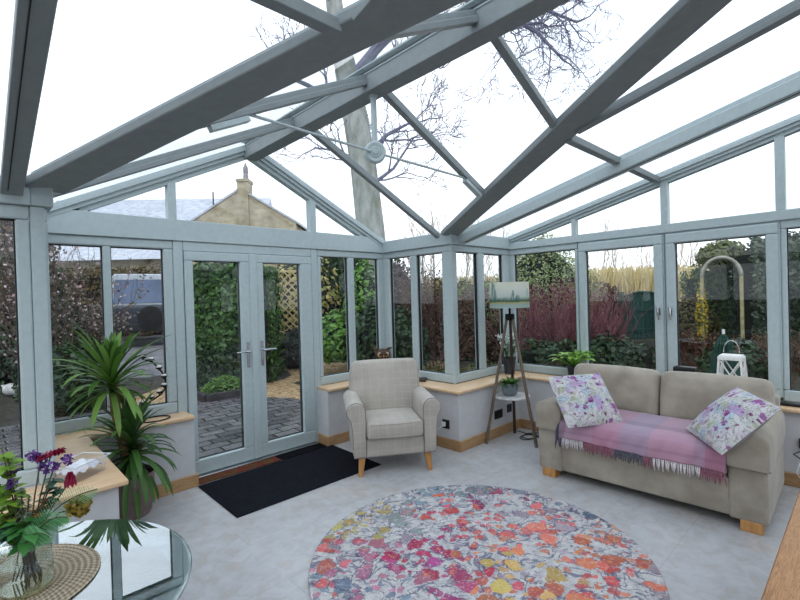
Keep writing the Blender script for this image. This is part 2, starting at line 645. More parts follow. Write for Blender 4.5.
# opening casements on wall B
def casement(u0, u1, ga, gb, handle_u):
    wn[0] += 1
    lo, hi = min(u0, u1), max(u0, u1)
    W = empty('window_%d' % wn[0], mB((lo + hi) / 2, 0, ZS), 0, 'structure')
    o_ = MB()
    mbox(o_, mB, lo, hi, 0.0, FD, ZS, ZS + 0.035)
    mbox(o_, mB, lo, hi, 0.0, FD, 1.99, 2.012)
    mbox(o_, mB, lo, lo + 0.02, 0.0, FD, ZS, 2.0)
    mbox(o_, mB, hi - 0.02, hi, 0.0, FD, ZS, 2.0)
    o_.build('frame', M['frame'], W, world=True, bevel=0.004)
    a, b = lo + 0.012, hi - 0.012
    s_ = MB()
    t1, t2 = ga - a, b - gb
    mbox(s_, mB, a, b, -0.022, 0.045, ZS + 0.022, GZ0)
    mbox(s_, mB, a, b, -0.022, 0.045, GZ1 - 0.035, 1.995)
    mbox(s_, mB, a, a + t1, -0.022, 0.045, GZ0, GZ1 - 0.035)
    mbox(s_, mB, b - t2, b, -0.022, 0.045, GZ0, GZ1 - 0.035)
    S = s_.build('casement', M['frame'], W, world=True, bevel=0.009)
    p = MB()
    mquad(p, mB, [(ga, GZ0), (gb, GZ0), (gb, GZ1 - .035), (ga, GZ1 - .035)], 0.012)
    p.build('pane', M['glass'], W, world=True)
    g = MB()
    bead(g, mB, ga, gb, GZ0, GZ1 - .035)
    g.build('gasket', M['gasket'], W, world=True)
    h = MB()
    x = XB - 0.022
    h.box(x - 0.012, x, handle_u - 0.014, handle_u + 0.014, 1.255, 1.335)
    h.tube([(x - 0.012, handle_u, 1.31), (x - 0.04, handle_u, 1.31)], 0.009, 10)
    h.tube([(x - 0.036, handle_u, 1.322), (x - 0.04, handle_u - 0.004, 1.27), (x - 0.034, handle_u - 0.008, 1.212)], [0.011, 0.009, 0.007], 8)
    h.build('handle', M['chrome'], W, world=True, smooth='auto', label='chrome window handle')
casement(2.135, 1.322, 1.41, 2.055, 1.372)
casement(1.318, 0.50, 0.59, 1.236, 1.275)

# corner posts
for nm, (x, y, a, b) in {'trim_7': (PX, PY, 0.0, 0.0)}.items():
    mb = MB()
    mb.box(PX - 0.004, PX + 0.025, PY - 0.004, PY + 0.03, ZS, ZB)
    mb.build(nm, M['frame'], kind='structure', bevel=0.006)
mb = MB()
mb.box(QX - 0.075, QX - 0.012, PY - 0.004, PY + 0.025, ZS, ZB)
mb.build('trim_8', M['frame'], kind='structure', bevel=0.006)

for i_, (x, y) in enumerate(((XB - 0.006, PY - 0.006), (PX - 0.006, YA - 0.006), (QX - FD, YA - 0.006), (XW - FD, PY - 0.006))):
    mb = MB()
    mb.box(x, x + FD + 0.006, y, y + FD + 0.006, ZS, ZE)
    mb.build('trim_%d' % (9 + i_), M['frame'], kind='structure', bevel=0.003)

# ---- french doors
D = empty('door_1', (1.94, YA, 0), 0, 'structure')
mb = MB()
mbox(mb, mA, 1.235, 1.313, -0.006, FD, 0, ZB)
mbox(mb, mA, 2.567, 2.645, -0.006, FD, 0, ZB)
mbox(mb, mA, 1.313, 2.567, -0.006, FD, 1.935, ZB)
mbox(mb, mA, 1.313, 2.567, -0.006, FD, 0, 0.02)
mb.build('frame', M['frame'], D, world=True, bevel=0.008)
def leafdoor(u0, u1, g0, g1, hu, sgn):
    lf = MB()
    z0, z1 = 0.02, 1.933
    mbox(lf, mA, u0, u1, -0.016, 0.05, z0, 0.142)
    mbox(lf, mA, u0, u1, -0.016, 0.05, 1.856, z1)
    mbox(lf, mA, u0, g0, -0.016, 0.05, 0.142, 1.856)
    mbox(lf, mA, g1, u1, -0.016, 0.05, 0.142, 1.856)
    o = lf.build('door_panel', M['frame'], D, world=True, bevel=0.008)
    MAT[o.name] = MAT[D.name]
    p = MB()
    mquad(p, mA, [(g0, 0.142), (g1, 0.142), (g1, 1.856), (g0, 1.856)], 0.02)
    p.build('pane', M['glass'], o, world=True)
    g = MB()
    bead(g, mA, g0, g1, 0.142, 1.856)
    g.build('gasket', M['gasket'], o, world=True)
    h = MB()
    y = YA - 0.016
    h.box(hu - 0.014, hu + 0.014, y - 0.010, y, 0.885, 1.115)
    h.tube([(hu, y - 0.01, 1.03), (hu, y - 0.05, 1.03)], 0.010, 10)
    h.tube([(hu - sgn * 0.008, y - 0.046, 1.03), (hu + sgn * 0.06, y - 0.05, 1.034), (hu + sgn * 0.125, y - 0.046, 1.03)], [0.010, 0.009, 0.008], 8)
    h.lathe([(0.0, -0.004), (0.011, -0.004), (0.011, 0.004), (0, 0.004)], 12, (hu, y - 0.012, 0.925))
    h.build('handle', M['chrome'], o, world=True, smooth='auto', label='chrome lever handle')
leafdoor(1.317, 1.930, 1.388, 1.804, 1.855, -1)
leafdoor(1.950, 2.563, 2.030, 2.433, 1.995, 1)
mb = MB()
mbox(mb, mA, 1.888, 1.962, -0.030, 0.0, 0.022, 1.933)
mb.build('astragal', M['frame'], D, world=True, bevel=0.01)
mb = MB()
mbox(mb, mA, 1.235, 2.645, -0.06, 0.09, 0.0, 0.016)
mb.build('threshold', M['chrome'], D, world=True, bevel=0.004)

# ---- transoms / gable glazing
def gable(mp, uc, half, zt, zbase, tan_, rb, mulls, stubs, cut):
    """gable window above a transom: uc centre, half width, zt transom top, rb = rafter depth under roof plane"""
    wn[0] += 1
    W = empty('window_%d' % wn[0], mp(uc, 0, zt), 0, 'structure')
    zr = lambda u: ZRID - tan_ * abs(u - uc)
    t = MB()
    mbox(t, mp, uc - half, uc + half, -0.018, FD, zbase, zt)
    t.build('transom', M['frame'], W, world=True, bevel=0.006)
    for sg in (-1, 1):
        r = MB()
        e, a = uc + sg * half, uc
        prof = [(e, zr(e) - rb), (a, zr(a) - rb), (a, zr(a)), (e, zr(e))]
        for w0, w1, d0, d1 in ((0, FD, -rb, 0.02), (-0.022, 0.0, -rb * 0.62, 0.02), (-0.04, -0.02, -rb * 0.3, 0.02)):
            pts = [(e, zr(e) + d0), (a, zr(a) + d0), (a, zr(a) + d1), (e, zr(e) + d1)]
            vs = [mp(u, w0, z) for u, z in pts] + [mp(u, w1, z) for u, z in pts]
            r.add(vs, [(0, 1, 2, 3), (7, 6, 5, 4), (0, 4, 5, 1), (1, 5, 6, 2), (2, 6, 7, 3), (3, 7, 4, 0)])
        r.build('gable_rafter', M['frame'], W, world=True)
    for a, b in mulls:
        m = MB()
        lo, hi = min(a, b), max(a, b)
        pts = [(lo, zt), (hi, zt), (hi, zr(hi) - rb + 0.01), (lo, zr(lo) - rb + 0.01)]
        vs = [mp(u, -0.006, z) for u, z in pts] + [mp(u, FD, z) for u, z in pts]
        m.add(vs, [(0, 1, 2, 3), (7, 6, 5, 4), (0, 4, 5, 1), (1, 5, 6, 2), (2, 6, 7, 3), (3, 7, 4, 0)])
        m.build('mullion', M['frame'], W, world=True, bevel=0.005)
    inf = MB()
    for a, b in stubs:
        lo, hi = min(a, b), max(a, b)
        pts = [(lo, zt - 0.01), (hi, zt - 0.01), (hi, zr(hi) - rb * .2), (lo, zr(lo) - rb * .2)]
        vs = [mp(u, 0.0, z) for u, z in pts] + [mp(u, FD, z) for u, z in pts]
        inf.add(vs, [(0, 1, 2, 3), (7, 6, 5, 4), (0, 4, 5, 1), (1, 5, 6, 2), (2, 6, 7, 3), (3, 7, 4, 0)])
    if stubs:
        inf.build('infill', M['frame'], W, world=True)
    us = sorted([uc - half] + [x for m_ in mulls for x in (min(m_), max(m_))] + [uc + half])
    for i in range(0, len(us), 2):
        a, b = us[i], us[i + 1]
        pts = [(a, zt), (b, zt), (b, zr(b) - 0.02)]
        if a < uc < b:
            pts.append((uc, zr(uc) - 0.02))
        pts.append((a, zr(a) - 0.02))
        p = MB()
        mquad(p, mp, pts, 0.035)
        p.build('pane', M['glass'], W, world=True)
    return W
half_a = PX - XR
gable(mA, XR, half_a, ZTA, ZB, TA, 0.11, [(1.208, 1.274), (2.575, 2.648)], [(QX, 0.60), (PX - 0.29, PX)], None)
half_b = PY - YR
gable(mB, YR, half_b, ZTB, 2.010, TB, 0.085, [(2.155, 2.20), (1.285, 1.345), (0.463, 0.525), (-1.185, -1.123), (-2.0, -1.94), (-2.86, -2.81)], [], None)
gable(mW, YR, half_b, ZTB, 2.010, TB, 0.085, [(2.155, 2.20), (1.285, 1.345), (0.463, 0.525), (-1.185, -1.123), (-2.0, -1.94), (-2.86, -2.81)], [], None)

# ---- roof
CE = empty('ceiling', (XR, YR, ZRID), 0, 'structure')
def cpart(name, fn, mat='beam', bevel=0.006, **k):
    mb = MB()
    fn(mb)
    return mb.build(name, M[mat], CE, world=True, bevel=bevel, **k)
def eave(x0, x1, y0, y1):
    cpart('eaves_beam', lambda m: m.box(x0, x1, y0, y1, ZB, ZE + 0.01), 'frame')
eave(PX - 0.022, PX + FD, PY - 0.022, YA)
eave(PX + FD, XB + FD, PY - 0.022, PY + FD)
eave(QX - FD, QX + 0.022, PY - 0.022, YA)
eave(XW - FD, QX - FD, PY - 0.022, PY + FD)
eave(XW - FD, XB + FD, YS, YS + 0.09)
# ridge beams
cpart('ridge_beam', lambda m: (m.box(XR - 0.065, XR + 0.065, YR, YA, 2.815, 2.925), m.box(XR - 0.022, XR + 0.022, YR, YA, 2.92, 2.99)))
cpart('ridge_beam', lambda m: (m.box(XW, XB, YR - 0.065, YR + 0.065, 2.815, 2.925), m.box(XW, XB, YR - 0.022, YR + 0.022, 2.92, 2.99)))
cpart('ridge_cap', lambda m: (m.box(XR - 0.072, XR + 0.072, YR, YA, 2.926, 2.932), m.box(XR - 0.085, XR + 0.085, YR, YA, 2.962, 2.972)), 'frame', 0)
cpart('ridge_shade_strip', lambda m: m.box(XR - 0.05, XR + 0.05, YR, YA, 2.932, 2.962), 'gasket', 0)  # solid dark strip standing in for the shadow below the cap
# valley beams
C0 = Vector((XR, YR, ZRID))
for P0 in (Vector((PX, PY, ZE)), Vector((QX, PY, ZE))):
    d = (C0 - P0)
    ext = P0 - d.normalized() * 0.03
    def vb(m):
        m.bar(ext, C0, 0.195, 0.05, (0, 0, 1), -0.005)
        m.bar(ext, C0, 0.11, 0.03, (0, 0, 1), 0.045)
    cpart('valley_beam', vb, bevel=0.008)
# wing rafters (on both slopes of the door wing)
def bar_on(m, p, q, w, top=0.012, bot=0.052, neck=0.45):
    p, q = Vector(p), Vector(q)
    m.bar(p, q, w, bot - 0.02, (0, 0, 1), -0.02 - (bot - 0.02) / 2)
    m.bar(p, q, w * neck, 0.03 + top, (0, 0, 1), 0.5 * (top - 0.03) + 0.0)
def valley_x(y, side):
    t = (y - YR) / (PY - YR)
    return XR + side * (PX - XR) * t
for y in (3.13, 2.235, 1.365):
    for side in (-1, 1):
        xe = valley_x(y, side) - side * 0.085 if y < PY else (PX if side > 0 else QX)
        cpart('glazing_bar', lambda m: bar_on(m, (xe, y, za(xe)), (XR, y, za(XR)), 0.048), bevel=0.004)
# gable-end rafters belong to the gable windows; main north slope rafters
for x, wd, bt, mt in ((3.72, 0.105, 0.118, 'frame'), (0.165, 0.088, 0.085, 'beam')):  # lit-faced rafter takes the lighter paint, the other the shade-darkened copy
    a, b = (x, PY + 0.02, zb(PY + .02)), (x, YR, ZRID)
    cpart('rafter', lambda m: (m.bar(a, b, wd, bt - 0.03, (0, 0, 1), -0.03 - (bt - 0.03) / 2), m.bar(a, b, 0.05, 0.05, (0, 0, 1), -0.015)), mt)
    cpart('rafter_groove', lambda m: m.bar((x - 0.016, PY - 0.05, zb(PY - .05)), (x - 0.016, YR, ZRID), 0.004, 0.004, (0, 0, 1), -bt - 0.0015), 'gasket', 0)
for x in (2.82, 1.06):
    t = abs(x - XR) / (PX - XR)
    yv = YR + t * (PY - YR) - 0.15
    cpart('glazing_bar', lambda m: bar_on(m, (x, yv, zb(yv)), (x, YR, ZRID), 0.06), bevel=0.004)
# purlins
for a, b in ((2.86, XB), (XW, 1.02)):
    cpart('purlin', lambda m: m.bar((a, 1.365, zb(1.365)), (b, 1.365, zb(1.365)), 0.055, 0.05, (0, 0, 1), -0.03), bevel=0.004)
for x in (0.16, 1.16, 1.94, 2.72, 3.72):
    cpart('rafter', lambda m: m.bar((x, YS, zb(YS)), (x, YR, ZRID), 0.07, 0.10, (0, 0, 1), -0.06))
# roof panes
def rpane(pts):
    mb = MB()
    mb.add(pts, [tuple(range(len(pts)))])
    mb.build('roof_pane', M['roofglass'], CE, world=True)
E = 0.0
rpane([(PX, PY, ZE), (PX, YA + FD, ZE), (XR, YA + FD, ZRID), (XR, YR, ZRID)])
rpane([(QX, PY, ZE), (QX, YA + FD, ZE), (XR, YA + FD, ZRID), (XR, YR, ZRID)])
rpane([(PX, PY, ZE), (XB + FD, PY, ZE), (XB + FD, YR, ZRID), (XR, YR, ZRID)])
rpane([(QX, PY, ZE), (XW - FD, PY, ZE), (XW - FD, YR, ZRID), (XR, YR, ZRID)])
rpane([(XW, YS, zb(YS)), (XB, YS, zb(YS)), (XB, YR, ZRID), (XW, YR, ZRID)])
# tie rods with round hub
HB = (1.945, 2.235, 2.445)
def hub(m):
    f = Vector((-0.5, -0.86, -0.12)).normalized()
    rings = [(0.0, 0.030), (0.016, 0.030), (0.018, 0.022), (0.030, 0.024), (0.036, 0.018), (0.060, 0.022), (0.070, 0.012), (0.072, -0.012), (0.0, -0.022)]
    mm = MB()
    mm.lathe(rings, 24)
    q = f.to_track_quat('Z', 'Y').to_matrix().to_4x4()
    m.add([Vector(HB) + (q @ Vector(v)) for v in mm.v], mm.f)
cpart('tie_hub', hub, 'frame', 0, smooth='auto')
cpart('tie_rod', lambda m: (m.tube([HB, (XR, 2.235, 2.82)], 0.020, 10), m.tube([(XR, 2.235, 2.80), (XR, 2.235, 2.825)], 0.03, 12)), 'frame', 0, smooth='auto')
for ex, ez in ((0.955, 2.475), (3.0, 2.425)):
    cpart('tie_rod', lambda m: m.tube([HB, (ex, 2.235, ez)], 0.0085, 8), 'frame', 0, smooth='auto')
    s_ = 1 if ex > 2 else -1
    cpart('tie_bracket', lambda m: (m.bar((ex - s_ * 0.05, 2.235, ez), (ex + s_ * 0.06, 2.235, za(ex + s_ * 0.06) - 0.06), 0.03, 0.03),
                                   m.bar((ex - s_ * 0.12, 2.235, za(ex - s_ * .12) - 0.075), (ex + s_ * 0.08, 2.235, za(ex + s_ * 0.08) - 0.075), 0.045, 0.03)), 'frame', 0.004)

# ================================================================== FURNITURE
# ---- more materials
M['chairfab'] = fabric('checked grey wool', (184, 178, 169), (164, 158, 150), (198, 194, 186), 0.075)
M['sofafab'] = fabric('taupe chenille', (176, 168, 155), (144, 136, 124))
M['backfab'] = fabric('plain mauve grey cloth', (140, 130, 130), (122, 112, 112))
M['mat'] = simple('charcoal mat', (32, 35, 42), (22, 24, 30), 60, 0.95, bump=0.4, spec=0.1)
M['matblack'] = simple('black mat', (22, 24, 30), (14, 15, 20), 60, 0.95, bump=0.4, spec=0.1)

def coir_mat():
    m, nt, N, L = new_mat('coir with red motif')
    v = coords(nt)
    f = noise(nt, v, 120, 3)
    r = ramp(nt, [(0.35, (110, 82, 56)), (0.65, (80, 58, 38))])
    L.new(f, r.inputs[0])
    g = noise(nt, coords(nt), 11.0, 1)
    k = math_n(nt, 'GREATER_THAN', g, 0.54)
    c = mixc(nt, math_n(nt, 'MULTIPLY', k, 0.7), r.outputs[0], lin((112, 48, 48)))
    finish(nt, c, 0.95, 0, f, 0.5, 0.1)
    return m
M['coir'] = coir_mat()

def floral_mat():
    m, nt, N, L = new_mat('floral print linen')
    v = coords(nt, 'UV', (1, 1, 1))
    warp = node(nt, 'ShaderNodeTexNoise')
    warp.inputs['Scale'].default_value = 5
    L.new(v, warp.inputs['Vector'])
    vm = node(nt, 'ShaderNodeVectorMath', operation='MULTIPLY_ADD')
    L.new(warp.outputs['Color'], vm.inputs[0])
    vm.inputs[1].default_value = (0.16, 0.16, 0.0)
    L.new(v, vm.inputs[2])
    vv = vm.outputs[0]
    base = lin((208, 205, 206))
    lines = noise(nt, vv, 7, 3, 0.5, 2.5)
    def blobs(scale, th, seed, keep=0.4, thr2=None):
        vo = node(nt, 'ShaderNodeTexVoronoi')
        vo.inputs['Scale'].default_value = scale
        mp = node(nt, 'ShaderNodeMapping')
        mp.inputs['Location'].default_value = (seed, seed * 1.7, 0)
        L.new(vv, mp.inputs[0])
        L.new(mp.outputs[0], vo.inputs['Vector'])
        sep = node(nt, 'ShaderNodeSeparateXYZ')
        L.new(vo.outputs['Color'], sep.inputs[0])
        on = math_n(nt, 'GREATER_THAN', sep.outputs[0], keep)
        return math_n(nt, 'MULTIPLY', math_n(nt, 'LESS_THAN', vo.outputs['Distance'], th), on)
    mot = noise(nt, vv, 3.2, 2)
    mr = ramp(nt, [(0.35, (180, 186, 182)), (0.5, (198, 194, 196)), (0.65, (188, 180, 194))])
    L.new(mot, mr.inputs[0])
    c = mr.outputs[0]
    c = mixc(nt, math_n(nt, 'MULTIPLY', blobs(4.0, 0.44, 3.1, 0.35), 0.75), c, lin((168, 184, 200)))
    c = mixc(nt, math_n(nt, 'MULTIPLY', blobs(4.6, 0.36, 7.7, 0.35), 0.8), c, lin((176, 150, 192)))
    c = mixc(nt, math_n(nt, 'MULTIPLY', blobs(6.0, 0.30, 12.3, 0.4), 0.7), c, lin((156, 162, 132)))
    k = math_n(nt, 'LESS_THAN', math_n(nt, 'ABSOLUTE', math_n(nt, 'SUBTRACT', lines, 0.5)), 0.03)
    c = mixc(nt, math_n(nt, 'MULTIPLY', k, 0.75), c, lin((132, 136, 128)))
    c = mixc(nt, math_n(nt, 'MULTIPLY', blobs(7.5, 0.30, 21.9, 0.45), 0.85), c, lin((140, 82, 140)))
    c = mixc(nt, math_n(nt, 'MULTIPLY', blobs(11, 0.25, 33.3, 0.6), 0.9), c, lin((116, 50, 104)))
    finish(nt, c, 0.9, 0, None, 0.1, 0.15)
    return m
M['floral'] = floral_mat()

def throw_mat():
    m, nt, N, L = new_mat('pink plaid wool')
    s = node(nt, 'ShaderNodeSeparateXYZ')
    L.new(coords(nt, 'UV'), s.inputs[0])
    r = ramp(nt, [(0.0, (156, 142, 152)), (0.05, (180, 158, 170)), (0.14, (182, 156, 170)), (0.24, (178, 144, 158)), (0.42, (166, 150, 164)), (0.60, (182, 152, 164)), (0.84, (170, 148, 162)), (0.90, (174, 134, 150))], 'CONSTANT')
    L.new(s.outputs[0], r.inputs[0])
    r2 = ramp(nt, [(0.0, (236, 234, 240)), (0.26, (214, 212, 224)), (0.34, (244, 240, 246)), (0.62, (250, 242, 248)), (0.8, (238, 226, 236)), (0.86, (250, 240, 246))], 'CONSTANT')
    L.new(s.outputs[1], r2.inputs[0])
    c = mixc(nt, 1.0, r.outputs[0], r2.outputs[0], 'MULTIPLY')
    f = noise(nt, coords(nt, 'UV', (300, 160, 1)), 1, 2)
    c = mixc(nt, 0.25, c, mixc(nt, f, lin((225, 215, 225)), lin((120, 92, 112))), 'SOFT_LIGHT')
    p = finish(nt, c, 0.95, 0, f, 0.2, 0.1, 0.004)
    p.inputs['Sheen Weight'].default_value = 0.3
    return m
M['throw'] = throw_mat()

def rug_mat():
    m, nt, N, L = new_mat('distressed persian rug')
    # object space turned so that x runs along the camera-side edge of the room, y away from it
    v0 = coords(nt, 'Object', (1, 1, 1), (0, 0, R(43.6)))
    warp = node(nt, 'ShaderNodeTexNoise')
    warp.inputs['Scale'].default_value = 6
    warp.inputs['Detail'].default_value = 4
    L.new(v0, warp.inputs['Vector'])
    vm = node(nt, 'ShaderNodeVectorMath', operation='MULTIPLY_ADD')
    L.new(warp.outputs['Color'], vm.inputs[0])
    vm.inputs[1].default_value = (0.13, 0.13, 0)
    L.new(v0, vm.inputs[2])
    vv = vm.outputs[0]
    base_n = noise(nt, v0, 26, 4)
    rb = ramp(nt, [(0.3, (200, 197, 194)), (0.55, (178, 177, 178)), (0.7, (150, 152, 160))])
    L.new(base_n, rb.inputs[0])
    def vor(scale, off=(0, 0, 0), feature='F1'):
        mp = node(nt, 'ShaderNodeMapping')
        mp.inputs['Location'].default_value = off
        L.new(vv, mp.inputs[0])
        vo = node(nt, 'ShaderNodeTexVoronoi')
        vo.feature = feature
        vo.inputs['Scale'].default_value = scale
        L.new(mp.outputs[0], vo.inputs['Vector'])
        return vo
    def sep(sock):
        q = node(nt, 'ShaderNodeSeparateXYZ')
        L.new(sock, q.inputs[0])
        return q.outputs
    # palette zones: (x, y, radius, colour)
    zones = [(-0.2, 1.0, 0.55, (132, 156, 164)), (0.45, 0.85, 0.45, (128, 140, 150)), (-0.75, 0.45, 0.42, (186, 168, 102)), (-0.35, 0.42, 0.26, (150, 164, 160)),
             (-0.9, -0.15, 0.38, (206, 96, 104)), (-0.5, -0.25, 0.42, (192, 120, 150)), (0.85, 0.35, 0.34, (92, 112, 134)), (0.72, 0.0, 0.38, (204, 134, 108)),
             (0.0, 0.30, 0.36, (212, 66, 78)), (0.30, 0.62, 0.2, (150, 44, 100)), (0.35, 0.18, 0.34, (218, 100, 108)), (0.55, -0.2, 0.36, (212, 108, 76)), (-0.12, -0.08, 0.34, (188, 40, 104)),
             (0.18, -0.05, 0.26, (212, 104, 78)), (-0.2, -0.6, 0.5, (176, 70, 130)), (0.3, -0.6, 0.5, (206, 96, 84)), (-0.7, -0.7, 0.4, (120, 140, 160)), (0.2, -0.22, 0.12, (206, 166, 92))]
    def palette(vo, jit):
        cell = sep(vo.outputs['Color'])
        j1 = math_n(nt, 'MULTIPLY', math_n(nt, 'SUBTRACT', cell[0], 0.5), jit)
        col_ = lin((168, 156, 168))
        c_ = None
        pos = sep(v0)
        for x, y, r_, cc in zones:
            dx = math_n(nt, 'SUBTRACT', pos[0], x)
            dy = math_n(nt, 'SUBTRACT', pos[1], y)
            dd = math_n(nt, 'SQRT', math_n(nt, 'ADD', math_n(nt, 'MULTIPLY', dx, dx), math_n(nt, 'MULTIPLY', dy, dy)))
            k = math_n(nt, 'LESS_THAN', math_n(nt, 'ADD', dd, j1), r_)
            c_ = mixc(nt, k, c_ if c_ is not None else col_, lin(cc))
        hs = node(nt, 'ShaderNodeHueSaturation')
        L.new(math_n(nt, 'ADD', 0.48, math_n(nt, 'MULTIPLY', cell[1], 0.05)), hs.inputs['Hue'])
        L.new(math_n(nt, 'ADD', 0.62, math_n(nt, 'MULTIPLY', cell[2], 0.45)), hs.inputs['Value'])
        hs.inputs['Saturation'].default_value = 0.95
        L.new(c_, hs.inputs['Color'])
        return hs.outputs[0], cell
    ero = noise(nt, v0, 30, 5, 0.7)
    er = math_n(nt, 'MULTIPLY', math_n(nt, 'SUBTRACT', ero, 0.5), 0.62)
    c = rb.outputs[0]
    # grey scrolls
    sc_ = noise(nt, vv, 5.5, 2, 0.5, 1.6)
    k = math_n(nt, 'LESS_THAN', math_n(nt, 'ABSOLUTE', math_n(nt, 'SUBTRACT', sc_, 0.5)), 0.022)
    c = mixc(nt, math_n(nt, 'MULTIPLY', k, 0.8), c, lin((104, 106, 126)))
    # small motifs
    vo2 = vor(15, (3.3, 1.7, 0))
    p2, cell2 = palette(vo2, 0.5)
    in2 = math_n(nt, 'MULTIPLY', math_n(nt, 'LESS_THAN', math_n(nt, 'ADD', vo2.outputs['Distance'], er), 0.42), math_n(nt, 'GREATER_THAN', cell2[2], 0.2))
    c = mixc(nt, math_n(nt, 'MULTIPLY', in2, 0.8), c, p2)
    # big motifs with dark broken outline
    vo1 = vor(9.0)
    p1, cell1 = palette(vo1, 0.35)
    size = math_n(nt, 'ADD', 0.34, math_n(nt, 'MULTIPLY', cell1[1], 0.22))
    d1 = math_n(nt, 'ADD', vo1.outputs['Distance'], er)
    has = math_n(nt, 'GREATER_THAN', cell1[2], 0.12)
    bk = noise(nt, v0, 22, 4, 0.7)
    out = math_n(nt, 'MULTIPLY', math_n(nt, 'MULTIPLY', math_n(nt, 'LESS_THAN', d1, math_n(nt, 'ADD', size, 0.10)), has), math_n(nt, 'GREATER_THAN', bk, 0.5))
    c = mixc(nt, math_n(nt, 'MULTIPLY', out, 0.72), c, lin((82, 78, 104)))
    in1 = math_n(nt, 'MULTIPLY', math_n(nt, 'LESS_THAN', d1, size), has)
    c = mixc(nt, math_n(nt, 'MULTIPLY', in1, 0.88), c, p1)
    inner = math_n(nt, 'MULTIPLY', math_n(nt, 'LESS_THAN', d1, 0.10), has)
    c = mixc(nt, math_n(nt, 'MULTIPLY', inner, 0.55), c, lin((232, 150, 96)))
    # wear
    wear = noise(nt, v0, 60, 3, 0.75)
    k = math_n(nt, 'MULTIPLY', math_n(nt, 'GREATER_THAN', wear, 0.59), 0.42)
    c = mixc(nt, k, c, lin((204, 200, 198)))
    spk = noise(nt, v0, 95, 2, 0.7)
    c = mixc(nt, math_n(nt, 'MULTIPLY', math_n(nt, 'GREATER_THAN', spk, 0.60), 0.5), c, lin((104, 104, 122)))
    finish(nt, c, 0.95, 0, wear, 0.3, 0.08, 0.004)
    return m
M['rug'] = rug_mat()
M['rugedge'] = simple('rug binding', (176, 174, 176), (140, 138, 146), 40, 0.95)

# ---- rug
rug = MB()
rug.lathe([(0.0, 0.0), (0.945, 0.0), (0.95, 0.004), (0.948, 0.010), (0.938, 0.0115), (0.0, 0.0115)], 96)
o = rug.build('round_rug', M['rug'])
o.location = (2.066, 1.585, 0)
tag(o, 'large round rug with faded pink, orange, yellow and blue distressed pattern', 'rug')

# ---- door mats
mb = MB()
mb.prism([(1.30, 3.80), (1.294, 3.048), (2.615, 3.05), (2.632, 3.815)], 0, 0.010, 'z')
tag(mb.build('doormat', M['mat'], bevel=0.004), 'large charcoal rectangular mat on the tiles in front of the doors', 'mat')
mb = MB()
mb.box(2.07, 2.575, 3.828, 3.955, 0, 0.009)
tag(mb.build('doormat', M['matblack'], bevel=0.003), 'narrow black mat in the doorway under the right door panel', 'mat')
mb = MB()
mb.box(1.325, 2.062, 3.828, 3.955, 0, 0.010)
tag(mb.build('doormat', M['coir'], bevel=0.003), 'brown coir mat with red motifs in the doorway under the left door', 'mat')

# ---- armchair (local: +x to the sitter's left as seen in the photo, +y to the back)
ch = thing('armchair', (2.560, 2.787, 0), 'pale grey checked armchair with rolled arms and wooden legs', 'armchair', math.atan2(-.545, .838))
F = M['chairfab']
mb = MB()
mb.rbox((0, 0.30, 0.235), (0.262, 0.275, 0.082), 0.02, n=4)
mb.build('seat_base', F, ch, smooth='auto')
mb = MB()
mb.rbox((0, 0.225, 0.382), (0.240, 0.255, 0.068), 0.032, (0.006, 0.008, 0.014), 8)
mb.build('seat_cushion', F, ch, smooth=True)
mb = MB()
for z in (0.436, 0.330):
    mb.tube([(-0.222, -0.024, z), (0.0, -0.031, z), (0.222, -0.024, z)], 0.005, 6)
mb.build('piping', F, ch, smooth=True)
def arm_profile(s):
    pts = [(0.252, 0.16), (0.350, 0.16), (0.352, 0.26), (0.356, 0.38), (0.366, 0.46)]
    cx, cz, r = 0.325, 0.545, 0.077
    a0 = -50
    for k in range(15):
        a = R(a0 + k * (235 / 14))
        pts.append((cx + r * math.cos(a), cz + r * math.sin(a) * 1.0))
    pts += [(0.247, 0.50), (0.246, 0.42)]
    return [(s * x, z) for x, z in (pts if s > 0 else pts[::-1])]
for s in (-1, 1):
    mb = MB()
    pr = arm_profile(s)
    n = len(pr)
    cx = sum(p[0] for p in pr) / n
    cz = sum(p[1] for p in pr) / n
    ys = [(-0.004, 0.93), (0.006, 0.985), (0.02, 1.0), (0.30, 0.99), (0.56, 0.985)]
    vs = []
    for y, k in ys:
        for x, z in pr:
            xx = cx + (x - cx) * k
            zz = cz + (z - cz) * k + (0.02 * y if z > .4 else 0)
            vs.append((xx, y, zz))
    fs = [tuple(range(n)), tuple(range(len(vs) - 1, len(vs) - n - 1, -1))]
    for i in range(len(ys) - 1):
        for j in range(n):
            j2 = (j + 1) % n
            fs.append((i * n + j, (i + 1) * n + j, (i + 1) * n + j2, i * n + j2))
    mb.add(vs, fs)
    a = mb.build('arm', F, ch, smooth='auto', angle=50)
    pp = MB()
    loop = [(cx + (x - cx) * .99, 0.008, cz + (z - cz) * .99) for x, z in pr]
    pp.tube(loop + loop[:1], 0.0045, 6, cap=False)
    MAT[a.name] = MAT[ch.name]
    pp.build('piping', M['backfab'], a, smooth=True)
def back_warp(p):
    # rounded top corners and backward lean
    x, y, z = p
    return (x, y, z)
mb = MB()
bxf = Matrix.Translation((0, 0.54, 0.56)) @ Matrix.Rotation(R(-11), 4, 'X')
def bw(w):
    x, y, z = w
    if z > 0.20:
        k = (z - 0.20) / 0.16
        lim = 0.335 - 0.085 * k ** 2.6
        x = max(-lim, min(lim, x)) if abs(x) > lim else x
    return (x, y, z)
mb.rbox((0, 0, 0), (0.338, 0.075, 0.335), 0.05, (0.0, 0.02, 0.008), 10, bxf, bw)
mb.build('backrest', F, ch, smooth=True)
